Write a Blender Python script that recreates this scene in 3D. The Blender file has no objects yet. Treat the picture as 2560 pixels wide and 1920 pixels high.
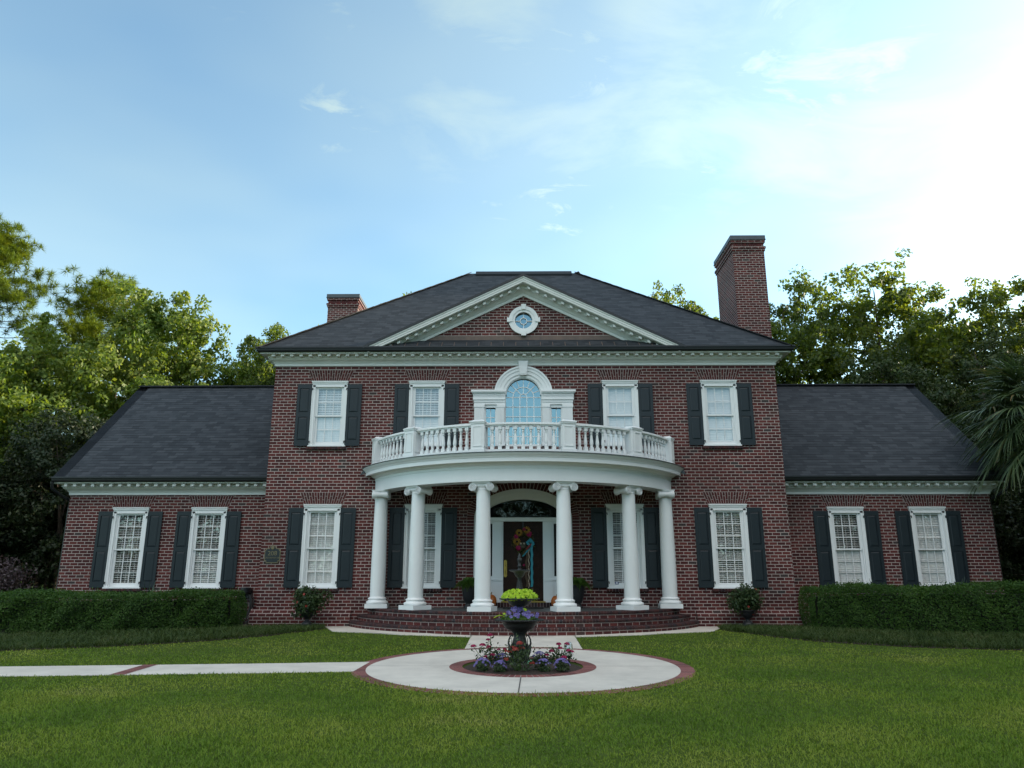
import bpy, math, random
import numpy as np
from math import sin, cos, pi, radians, sqrt, atan2, acos
S = bpy.context.scene
COL = S.collection

# ------------------------------------------------------------------ camera
cam = bpy.data.objects.new('camera', bpy.data.cameras.new('camera'))
COL.objects.link(cam)
cam.location = (-0.12, -20.8, 1.30)
cam.rotation_euler = (radians(90) + math.atan(480 / 1865), 0, radians(0.6))
cam.data.sensor_width = 36
cam.data.lens = 36 * 1865 / 2560
cam.data.clip_start = 0.1
cam.data.clip_end = 3000
S.camera = cam

# ------------------------------------------------------------------ world, sun, exposure
SUN_AZ, SUN_EL = radians(64), radians(20.8)        # azimuth from +Y towards +X
w = bpy.data.worlds.new('World'); S.world = w; w.use_nodes = True
nt = w.node_tree; nt.nodes.clear()
def N(t, **k):
    n = nt.nodes.new(t)
    for a, b in k.items(): setattr(n, a, b)
    return n
out = N('ShaderNodeOutputWorld'); bg = N('ShaderNodeBackground')
sky = N('ShaderNodeTexSky', sky_type='NISHITA', sun_disc=False)
sky.sun_elevation = SUN_EL; sky.sun_rotation = SUN_AZ
sky.air_density = 1.0; sky.dust_density = 1.0; sky.ozone_density = 1.0
tc = N('ShaderNodeTexCoord'); sep = N('ShaderNodeSeparateXYZ')
nt.links.new(tc.outputs['Generated'], sep.inputs[0])
zadd = N('ShaderNodeMath', operation='ADD'); zadd.inputs[1].default_value = 0.12
nt.links.new(sep.outputs['Z'], zadd.inputs[0])
dx = N('ShaderNodeMath', operation='DIVIDE'); dy = N('ShaderNodeMath', operation='DIVIDE')
nt.links.new(sep.outputs['X'], dx.inputs[0]); nt.links.new(zadd.outputs[0], dx.inputs[1])
nt.links.new(sep.outputs['Y'], dy.inputs[0]); nt.links.new(zadd.outputs[0], dy.inputs[1])
cmb = N('ShaderNodeCombineXYZ')
nt.links.new(dx.outputs[0], cmb.inputs[0]); nt.links.new(dy.outputs[0], cmb.inputs[1])
def cloud(scale, det, rough, dist, lo, hi, loc, sc):
    mp = N('ShaderNodeMapping'); mp.inputs['Location'].default_value = loc; mp.inputs['Scale'].default_value = sc
    nt.links.new(cmb.outputs[0], mp.inputs[0])
    ns = N('ShaderNodeTexNoise'); ns.inputs['Scale'].default_value = scale; ns.inputs['Detail'].default_value = det
    ns.inputs['Roughness'].default_value = rough; ns.inputs['Distortion'].default_value = dist
    nt.links.new(mp.outputs[0], ns.inputs[0])
    r = N('ShaderNodeMapRange'); r.inputs[1].default_value = lo; r.inputs[2].default_value = hi; r.interpolation_type = 'SMOOTHSTEP'
    nt.links.new(ns.outputs['Fac'], r.inputs[0])
    return r.outputs[0]
c1 = cloud(1.5, 12, 0.66, 0.7, 0.54, 0.84, (3.1, 0.7, 0), (1, 1.35, 1))
c2 = cloud(0.5, 4, 0.55, 0.2, 0.30, 0.66, (8.4, 2.2, 0), (1, 1, 1))
# torn wisps: (direction x, y, z, cosine of the angular radius, density)
WISPS = [(0.2269, 0.7449, 0.6273, 0.99002, 1.0), (0.2673, 0.7667, 0.5838, 0.99439, 1.0), (0.3253, 0.7642, 0.5569, 0.99555, 0.9), (0.1288, 0.7898, 0.5997, 0.9975, 0.8), (-0.2256, 0.8077, 0.5447, 0.99812, 0.85), (-0.2077, 0.8188, 0.5351, 0.99865, 0.7), (0.0558, 0.8805, 0.4707, 0.99783, 1.0), (0.0893, 0.8773, 0.4716, 0.99889, 0.9), (-0.0325, 0.8728, 0.487, 0.9975, 0.7), (0.2283, 0.8339, 0.5025, 0.99929, 0.8), (-0.1419, 0.7555, 0.6396, 0.98229, 0.45), (0.0257, 0.7581, 0.6516, 0.98229, 0.6), (0.3607, 0.714, 0.6, 0.99002, 0.8), (-0.2774, 0.7327, 0.6215, 0.99306, 0.3)]
acc = None
for (wx, wy, wz, wc, wk) in WISPS:
    dt = N('ShaderNodeVectorMath', operation='DOT_PRODUCT'); dt.inputs[1].default_value = (wx, wy, wz); nt.links.new(tc.outputs['Generated'], dt.inputs[0])
    mr_ = N('ShaderNodeMapRange'); mr_.interpolation_type = 'SMOOTHSTEP'; mr_.inputs[1].default_value = wc; mr_.inputs[2].default_value = 1 - (1 - wc) * .08; mr_.inputs[4].default_value = wk
    nt.links.new(dt.outputs['Value'], mr_.inputs[0])
    if acc is None: acc = mr_.outputs[0]
    else:
        mxx = N('ShaderNodeMath', operation='MAXIMUM'); nt.links.new(acc, mxx.inputs[0]); nt.links.new(mr_.outputs[0], mxx.inputs[1]); acc = mxx.outputs[0]
c4 = cloud(5.0, 12, 0.66, 1.0, 0.40, 0.72, (0.4, 0.9, 0), (1, 1.9, 1))
wm = N('ShaderNodeMath', operation='MULTIPLY'); nt.links.new(acc, wm.inputs[0]); nt.links.new(c4, wm.inputs[1])
c1m = N('ShaderNodeMath', operation='MULTIPLY'); nt.links.new(c1, c1m.inputs[0]); nt.links.new(c2, c1m.inputs[1])
cm = N('ShaderNodeMath', operation='MAXIMUM'); nt.links.new(c1m.outputs[0], cm.inputs[0]); nt.links.new(wm.outputs[0], cm.inputs[1])
v2 = N('ShaderNodeMath', operation='MULTIPLY'); v2.inputs[1].default_value = 0.42; nt.links.new(c2, v2.inputs[0])
# broad thin veil
VEIL = [(-0.1419, 0.7555, 0.6396, 0.97437, 0.6), (0.0747, 0.7788, 0.6228, 0.9703, 0.62), (0.2837, 0.7577, 0.5877, 0.9703, 0.6), (0.4505, 0.7423, 0.496, 0.97437, 0.5), (-0.0245, 0.8606, 0.5087, 0.98481, 0.45), (0.2026, 0.8436, 0.4973, 0.98481, 0.35)]
acv = None
for (wx, wy, wz, wc, wk) in VEIL:
    dt = N('ShaderNodeVectorMath', operation='DOT_PRODUCT'); dt.inputs[1].default_value = (wx, wy, wz); nt.links.new(tc.outputs['Generated'], dt.inputs[0])
    mr_ = N('ShaderNodeMapRange'); mr_.interpolation_type = 'SMOOTHERSTEP'; mr_.inputs[1].default_value = wc; mr_.inputs[2].default_value = 1; mr_.inputs[4].default_value = wk
    nt.links.new(dt.outputs['Value'], mr_.inputs[0])
    if acv is None: acv = mr_.outputs[0]
    else:
        mxx = N('ShaderNodeMath', operation='ADD'); mxx.use_clamp = True; nt.links.new(acv, mxx.inputs[0]); nt.links.new(mr_.outputs[0], mxx.inputs[1]); acv = mxx.outputs[0]
c5 = cloud(2.4, 9, 0.6, 0.5, 0.22, 0.70, (2.9, 1.3, 0), (1, 1.6, 1))
vv = N('ShaderNodeMath', operation='MULTIPLY'); vs_ = N('ShaderNodeMath', operation='MULTIPLY'); vs_.inputs[1].default_value = .72; nt.links.new(acv, vs_.inputs[0]); nt.links.new(vs_.outputs[0], vv.inputs[0]); nt.links.new(c5, vv.inputs[1])
v3 = N('ShaderNodeMath', operation='MAXIMUM'); nt.links.new(vv.outputs[0], v3.inputs[0]); nt.links.new(v2.outputs[0], v3.inputs[1])
ad = N('ShaderNodeMath', operation='MAXIMUM'); nt.links.new(cm.outputs[0], ad.inputs[0]); nt.links.new(v3.outputs[0], ad.inputs[1])
mixc = N('ShaderNodeMix', data_type='RGBA'); nt.links.new(ad.outputs[0], mixc.inputs[0])
bw = N('ShaderNodeRGBToBW'); nt.links.new(sky.outputs[0], bw.inputs[0])
br = N('ShaderNodeMath', operation='MULTIPLY_ADD'); br.inputs[1].default_value = 1.12; br.inputs[2].default_value = 1.0
nt.links.new(bw.outputs[0], br.inputs[0])
nt.links.new(sky.outputs[0], mixc.inputs[6]); nt.links.new(br.outputs[0], mixc.inputs[7])
# bright clouds added behind the camera, out of view, to light the facade
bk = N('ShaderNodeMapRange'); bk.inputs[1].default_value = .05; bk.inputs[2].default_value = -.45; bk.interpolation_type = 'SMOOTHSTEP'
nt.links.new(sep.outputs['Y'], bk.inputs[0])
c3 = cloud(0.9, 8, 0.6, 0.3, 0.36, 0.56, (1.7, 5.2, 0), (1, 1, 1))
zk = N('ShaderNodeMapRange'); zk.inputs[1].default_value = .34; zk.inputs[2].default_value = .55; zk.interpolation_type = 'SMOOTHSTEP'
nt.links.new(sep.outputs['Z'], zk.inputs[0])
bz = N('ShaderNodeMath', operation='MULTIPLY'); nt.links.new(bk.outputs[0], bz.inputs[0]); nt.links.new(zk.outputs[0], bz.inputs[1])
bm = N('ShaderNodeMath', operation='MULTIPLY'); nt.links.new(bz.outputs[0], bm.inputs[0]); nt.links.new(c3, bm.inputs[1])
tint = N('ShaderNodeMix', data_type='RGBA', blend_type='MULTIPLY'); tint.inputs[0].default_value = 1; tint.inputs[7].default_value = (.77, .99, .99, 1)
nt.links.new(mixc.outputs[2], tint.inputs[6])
fill_clouds = N('ShaderNodeMix', data_type='RGBA'); nt.links.new(bm.outputs[0], fill_clouds.inputs[0]); nt.links.new(tint.outputs[2], fill_clouds.inputs[6]); fill_clouds.inputs[7].default_value = (8.0, 7.7, 7.4, 1)
nt.links.new(fill_clouds.outputs[2], bg.inputs[0]); bg.inputs[1].default_value = 0.135
nt.links.new(bg.outputs[0], out.inputs[0])

sl = bpy.data.lights.new('sun', 'SUN'); sl.energy = 5.0; sl.angle = radians(0.53); sl.color = (1.0, 0.86, 0.66)
sun = bpy.data.objects.new('sun', sl); COL.objects.link(sun)
# a sun lamp shines along its local -Z
sun.rotation_euler = (radians(90) - SUN_EL, 0, pi - SUN_AZ)

S.view_settings.view_transform = 'Standard'; S.view_settings.look = 'None'
S.view_settings.gamma = 1; S.view_settings.exposure = 1.2
S.cycles.use_denoising = True
S.cycles.max_bounces = 7; S.cycles.diffuse_bounces = 3; S.cycles.glossy_bounces = 3
S.cycles.transparent_max_bounces = 12; S.cycles.transmission_bounces = 4
S.cycles.caustics_reflective = False; S.cycles.caustics_refractive = False
S.cycles.sample_clamp_indirect = 4

# ------------------------------------------------------------------ materials
def mat(name, col=(.5, .5, .5), rough=.6, metal=0.0, spec=.5, noise=0.0, nscale=8.0, bump=0.0, bscale=60.0, col2=None):
    m = bpy.data.materials.new(name); m.use_nodes = True
    t = m.node_tree; b = t.nodes['Principled BSDF']
    b.inputs['Base Color'].default_value = (*col, 1); b.inputs['Roughness'].default_value = rough
    b.inputs['Metallic'].default_value = metal; b.inputs['Specular IOR Level'].default_value = spec
    if noise or col2:
        tcn = t.nodes.new('ShaderNodeTexCoord')
        ns = t.nodes.new('ShaderNodeTexNoise'); ns.inputs['Scale'].default_value = nscale; ns.inputs['Detail'].default_value = 6
        ns.inputs['Roughness'].default_value = .65
        t.links.new(tcn.outputs['Object'], ns.inputs[0])
        r = t.nodes.new('ShaderNodeValToRGB')
        a = col; c = col2 or tuple(x * (1 - noise) for x in col)
        r.color_ramp.elements[0].position = .35; r.color_ramp.elements[1].position = .68
        r.color_ramp.elements[0].color = (*c, 1); r.color_ramp.elements[1].color = (*a, 1)
        t.links.new(ns.outputs['Fac'], r.inputs[0]); t.links.new(r.outputs[0], b.inputs['Base Color'])
    if bump:
        tcn = t.nodes.new('ShaderNodeTexCoord')
        ns = t.nodes.new('ShaderNodeTexNoise'); ns.inputs['Scale'].default_value = bscale; ns.inputs['Detail'].default_value = 4
        t.links.new(tcn.outputs['Object'], ns.inputs[0])
        bp = t.nodes.new('ShaderNodeBump'); bp.inputs['Strength'].default_value = bump; bp.inputs['Distance'].default_value = .02
        t.links.new(ns.outputs['Fac'], bp.inputs['Height']); t.links.new(bp.outputs[0], b.inputs['Normal'])
    return m

BW, BH, MO = .222, .0846, .0088
BRAMP = [(0, (.052, .0150, .0155)), (.3, (.076, .0190, .0190)), (.6, (.100, .0235, .0225)), (.86, (.126, .032, .028)), (.955, (.064, .028, .025)), (1, (.046, .040, .039))]
MORTAR = (.41, .345, .32)
def ramp(t, pts):
    r = t.nodes.new('ShaderNodeValToRGB'); e = r.color_ramp.elements
    while len(e) < len(pts): e.new(.5)
    for k, (p, c) in enumerate(pts): e[k].position = p; e[k].color = (*c, 1)
    return r
def brick_mat(name, uv=False, bw=BW, bh=BH, mo=MO, off=.5, rampts=BRAMP, mortar=MORTAR, rough=.85, bump=.5, shift=(0, 0)):
    m = bpy.data.materials.new(name); m.use_nodes = True
    t = m.node_tree; b = t.nodes['Principled BSDF']; b.inputs['Roughness'].default_value = rough
    b.inputs['Specular IOR Level'].default_value = .25
    L = t.links.new
    tcn = t.nodes.new('ShaderNodeTexCoord'); cm = t.nodes.new('ShaderNodeCombineXYZ')
    if uv:
        L(tcn.outputs['UV'], cm.inputs[0]); vec = tcn.outputs['UV']
    else:
        sp = t.nodes.new('ShaderNodeSeparateXYZ'); L(tcn.outputs['Object'], sp.inputs[0])
        g = t.nodes.new('ShaderNodeNewGeometry'); sn = t.nodes.new('ShaderNodeSeparateXYZ'); L(g.outputs['True Normal'], sn.inputs[0])
        ab = t.nodes.new('ShaderNodeMath'); ab.operation = 'ABSOLUTE'; L(sn.outputs[0], ab.inputs[0])
        gt = t.nodes.new('ShaderNodeMath'); gt.operation = 'GREATER_THAN'; gt.inputs[1].default_value = .6; L(ab.outputs[0], gt.inputs[0])
        mx = t.nodes.new('ShaderNodeMix'); L(gt.outputs[0], mx.inputs[0]); L(sp.outputs[0], mx.inputs[2]); L(sp.outputs[1], mx.inputs[3])
        L(mx.outputs[0], cm.inputs[0]); L(sp.outputs[2], cm.inputs[1]); vec = cm.outputs[0]
    mp = t.nodes.new('ShaderNodeMapping'); mp.inputs['Location'].default_value = (50 * bw + shift[0], 50 * bh + shift[1], 0); L(vec, mp.inputs[0])
    # a little wobble so that the courses are hand laid
    ns = t.nodes.new('ShaderNodeTexNoise'); ns.inputs['Scale'].default_value = 7; L(mp.outputs[0], ns.inputs[0])
    wob = t.nodes.new('ShaderNodeVectorMath'); wob.operation = 'MULTIPLY_ADD'; wob.inputs[1].default_value = (.012, .007, 0)
    L(ns.outputs['Color'], wob.inputs[0]); L(mp.outputs[0], wob.inputs[2])
    def bt(c1, c2, mc):
        k = t.nodes.new('ShaderNodeTexBrick'); k.offset = off; k.offset_frequency = 2; k.squash = 1
        k.inputs['Scale'].default_value = 1; k.inputs['Mortar Size'].default_value = mo; k.inputs['Mortar Smooth'].default_value = .15
        k.inputs['Brick Width'].default_value = bw; k.inputs['Row Height'].default_value = bh
        k.inputs['Color1'].default_value = c1; k.inputs['Color2'].default_value = c2; k.inputs['Mortar'].default_value = mc
        L(wob.outputs[0], k.inputs['Vector']); return k
    k = bt((0, 0, 0, 1), (1, 1, 1, 1), (.5, .5, .5, 1))
    r = ramp(t, rampts); L(k.outputs['Color'], r.inputs[0])
    n2 = t.nodes.new('ShaderNodeTexNoise'); n2.inputs['Scale'].default_value = 38; n2.inputs['Detail'].default_value = 5; L(mp.outputs[0], n2.inputs[0])
    mr = t.nodes.new('ShaderNodeMapRange'); mr.inputs[1].default_value = .3; mr.inputs[2].default_value = .75; mr.inputs[3].default_value = .72; mr.inputs[4].default_value = 1.22
    L(n2.outputs['Fac'], mr.inputs[0])
    n3 = t.nodes.new('ShaderNodeTexNoise'); n3.inputs['Scale'].default_value = .55; n3.inputs['Detail'].default_value = 4; L(mp.outputs[0], n3.inputs[0])
    m3 = t.nodes.new('ShaderNodeMapRange'); m3.inputs[1].default_value = .3; m3.inputs[2].default_value = .7; m3.inputs[3].default_value = .78; m3.inputs[4].default_value = 1.2
    L(n3.outputs['Fac'], m3.inputs[0])
    mm = t.nodes.new('ShaderNodeMath'); mm.operation = 'MULTIPLY'; L(mr.outputs[0], mm.inputs[0]); L(m3.outputs[0], mm.inputs[1])
    mix = t.nodes.new('ShaderNodeMix'); mix.data_type = 'RGBA'; L(k.outputs['Fac'], mix.inputs[0]); L(r.outputs[0], mix.inputs[6]); mix.inputs[7].default_value = (*mortar, 1)
    vm = t.nodes.new('ShaderNodeVectorMath'); vm.operation = 'SCALE'; L(mix.outputs[2], vm.inputs[0]); L(mm.outputs[0], vm.inputs['Scale'])
    L(vm.outputs[0], b.inputs['Base Color'])
    inv = t.nodes.new('ShaderNodeMath'); inv.operation = 'SUBTRACT'; inv.inputs[0].default_value = 1; L(k.outputs['Fac'], inv.inputs[1])
    bp = t.nodes.new('ShaderNodeBump'); bp.inputs['Strength'].default_value = bump; bp.inputs['Distance'].default_value = .012
    L(inv.outputs[0], bp.inputs['Height']); L(bp.outputs[0], b.inputs['Normal'])
    return m
def island_mat(name, pts, rough=.85, spec=.25, grain=30):
    m = bpy.data.materials.new(name); m.use_nodes = True
    t = m.node_tree; b = t.nodes['Principled BSDF']; b.inputs['Roughness'].default_value = rough; b.inputs['Specular IOR Level'].default_value = spec
    g = t.nodes.new('ShaderNodeNewGeometry'); r = ramp(t, pts); t.links.new(g.outputs['Random Per Island'], r.inputs[0])
    tcn = t.nodes.new('ShaderNodeTexCoord'); ns = t.nodes.new('ShaderNodeTexNoise'); ns.inputs['Scale'].default_value = grain; ns.inputs['Detail'].default_value = 4
    t.links.new(tcn.outputs['Object'], ns.inputs[0])
    mr = t.nodes.new('ShaderNodeMapRange'); mr.inputs[1].default_value = .3; mr.inputs[2].default_value = .7; mr.inputs[3].default_value = .7; mr.inputs[4].default_value = 1.25
    t.links.new(ns.outputs['Fac'], mr.inputs[0])
    vm = t.nodes.new('ShaderNodeVectorMath'); vm.operation = 'SCALE'; t.links.new(r.outputs[0], vm.inputs[0]); t.links.new(mr.outputs[0], vm.inputs['Scale'])
    t.links.new(vm.outputs[0], b.inputs['Base Color'])
    return m
def leaf_mat(name, pts, trans=.35, tcol=None, rough=.55, patch=None, spec=.35):
    """leaf: diffuse + light passing through; colour varies leaf by leaf and in broad natural patches"""
    m = bpy.data.materials.new(name); m.use_nodes = True
    t = m.node_tree; b = t.nodes['Principled BSDF']; o = t.nodes['Material Output']; L = t.links.new
    g = t.nodes.new('ShaderNodeNewGeometry')
    src = g.outputs['Random Per Island']
    if patch:
        tcn = t.nodes.new('ShaderNodeTexCoord')
        ns = t.nodes.new('ShaderNodeTexNoise'); ns.inputs['Scale'].default_value = patch[0]; ns.inputs['Detail'].default_value = 5; L(tcn.outputs['Object'], ns.inputs[0])
        mr = t.nodes.new('ShaderNodeMapRange'); mr.inputs[1].default_value = .3; mr.inputs[2].default_value = .7; L(ns.outputs['Fac'], mr.inputs[0])
        mx = t.nodes.new('ShaderNodeMix'); mx.inputs[0].default_value = patch[1]; L(src, mx.inputs[2]); L(mr.outputs[0], mx.inputs[3]); src = mx.outputs[0]
    r = ramp(t, pts); L(src, r.inputs[0]); L(r.outputs[0], b.inputs['Base Color'])
    b.inputs['Roughness'].default_value = rough; b.inputs['Specular IOR Level'].default_value = spec
    tr = t.nodes.new('ShaderNodeBsdfTranslucent')
    gm = t.nodes.new('ShaderNodeMix'); gm.data_type = 'RGBA'; gm.blend_type = 'MULTIPLY'; gm.inputs[0].default_value = 1
    L(r.outputs[0], gm.inputs[6]); gm.inputs[7].default_value = (*(tcol or (2.0, 1.85, .8)), 1); L(gm.outputs[2], tr.inputs[0])
    ms = t.nodes.new('ShaderNodeMixShader'); ms.inputs[0].default_value = trans
    L(b.outputs[0], ms.inputs[1]); L(tr.outputs[0], ms.inputs[2]); L(ms.outputs[0], o.inputs[0])
    return m
def glass_mat(name, tint=(.80, .90, .96), refl=.16, inner=(1, 1, 1)):
    m = bpy.data.materials.new(name); m.use_nodes = True
    t = m.node_tree; t.nodes.remove(t.nodes['Principled BSDF']); o = t.nodes['Material Output']; L = t.links.new
    gl = t.nodes.new('ShaderNodeBsdfGlossy'); gl.inputs['Roughness'].default_value = .012; gl.inputs[0].default_value = (*tint, 1)
    tp = t.nodes.new('ShaderNodeBsdfTransparent'); tp.inputs[0].default_value = (*inner, 1)
    fr = t.nodes.new('ShaderNodeLayerWeight'); fr.inputs[0].default_value = .5
    pw_ = t.nodes.new('ShaderNodeMath'); pw_.operation = 'POWER'; pw_.inputs[1].default_value = 4; L(fr.outputs['Facing'], pw_.inputs[0])
    ma = t.nodes.new('ShaderNodeMath'); ma.operation = 'MULTIPLY_ADD'; ma.inputs[1].default_value = .85; ma.inputs[2].default_value = refl; ma.use_clamp = True
    L(pw_.outputs[0], ma.inputs[0])
    tcn = t.nodes.new('ShaderNodeTexCoord'); ns = t.nodes.new('ShaderNodeTexNoise'); ns.inputs['Scale'].default_value = 1.4
    L(tcn.outputs['Object'], ns.inputs[0]); bp = t.nodes.new('ShaderNodeBump'); bp.inputs['Strength'].default_value = .05; bp.inputs['Distance'].default_value = .05
    L(ns.outputs['Fac'], bp.inputs['Height']); L(bp.outputs[0], gl.inputs['Normal'])
    ms = t.nodes.new('ShaderNodeMixShader'); L(ma.outputs[0], ms.inputs[0]); L(tp.outputs[0], ms.inputs[1]); L(gl.outputs[0], ms.inputs[2]); L(ms.outputs[0], o.inputs[0])
    return m

M = {}
M['brick'] = brick_mat('brick'); M['brick_wing'] = brick_mat('brick_wing', shift=(.07, .02))
M['brick_arc'] = brick_mat('brick_curved', uv=True)
M['brickwork'] = island_mat('loose_brick', [(0, (.050, .0145, .0150)), (.35, (.078, .0195, .0195)), (.75, (.110, .027, .025)), (1, (.055, .028, .028))])
M['nosing'] = island_mat('nosing_brick', [(0, (.026, .017, .020)), (.3, (.048, .020, .021)), (.65, (.075, .027, .024)), (.85, (.032, .030, .035)), (1, (.062, .030, .028))], rough=.7)
M['mortar'] = mat('mortar', MORTAR, .9, noise=.2, nscale=14)
M['ring_brick'] = brick_mat('ring_brick', uv=True, bw=.098, bh=.60, mo=.007, off=0, rampts=[(0, (.13, .036, .034)), (.4, (.20, .058, .052)), (.75, (.25, .082, .072)), (1, (.15, .055, .052))], mortar=(.32, .26, .24))
M['white'] = mat('white_paint', (.80, .81, .81), .42, noise=.05, nscale=1.5)
M['white2'] = mat('white_trim', (.76, .76, .73), .5, noise=.07, nscale=2.5)
M['shutter'] = mat('shutter_paint', (.0125, .0205, .0265), .45, spec=.4, noise=.15, nscale=3)
M['black'] = mat('black_metal', (.012, .013, .016), .4, noise=.2, nscale=4)
M['iron'] = mat('cast_iron', (.020, .022, .022), .42, noise=.4, nscale=30, bump=.4, bscale=90)
M['copper'] = mat('aged_copper', (.165, .105, .080), .55, metal=.10, col2=(.095, .070, .060), nscale=3.5)
M['cap'] = mat('chimney_cap_metal', (.075, .085, .095), .45, metal=.4, noise=.2)
M['glass'] = glass_mat('window_glass', refl=.15)
M['glass_sky'] = glass_mat('arched_window_glass', refl=.40, tint=(.62, .86, .95))
M['glass_dark'] = glass_mat('door_glass', refl=.045, inner=(.55, .6, .62))
M['blind'] = mat('white_blind', (.88, .88, .86), .5)
M['room'] = mat('dark_room', (.02, .018, .017), .9)
M['curtain'] = mat('tan_curtain', (.30, .22, .13), .9, noise=.3, nscale=5)
M['wood'] = mat('mahogany_door', (.032, .013, .008), .45, spec=.18, col2=(.018, .008, .005), nscale=9)
M['brass'] = mat('brass', (.62, .44, .13), .28, metal=1)
M['slate'] = mat('slate_floor', (.075, .085, .085), .5, col2=(.045, .052, .055), nscale=3.5)
M['concrete'] = mat('concrete', (.66, .605, .53), .85, spec=.2, col2=(.53, .485, .425), nscale=1.6, bump=.15, bscale=120)
M['joint'] = mat('joint', (.10, .09, .08), .9)
M['soil'] = mat('mulch', (.050, .030, .020), .95, col2=(.022, .014, .010), nscale=28, bump=.8, bscale=50)
M['earth'] = mat('lawn_soil', (.070, .100, .022), .95, spec=.05, col2=(.045, .070, .012), nscale=3)
M['bark'] = mat('bark', (.115, .085, .062), .95, col2=(.055, .042, .032), nscale=7, bump=.6, bscale=25)
M['bark_pale'] = mat('bark_pale', (.20, .17, .14), .9, col2=(.11, .09, .075), nscale=7)
M['soffit'] = mat('soffit', (.62, .62, .58), .6, noise=.06)
M['pumpkin'] = mat('pumpkin_skin', (.50, .13, .015), .45, noise=.25, nscale=6)
M['urn'] = mat('urn_black', (.018, .019, .022), .45, noise=.3, nscale=12)
M['hose'] = mat('hose', (.028, .027, .026), .5, noise=.2)
M['plank'] = mat('weathered_wood', (.30, .22, .12), .85, noise=.35, nscale=10)
M['sign'] = mat('plaque_green', (.018, .026, .030), .4, noise=.2)
M['gold'] = mat('plaque_gold', (.21, .18, .10), .5, metal=.3, noise=.2)

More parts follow.
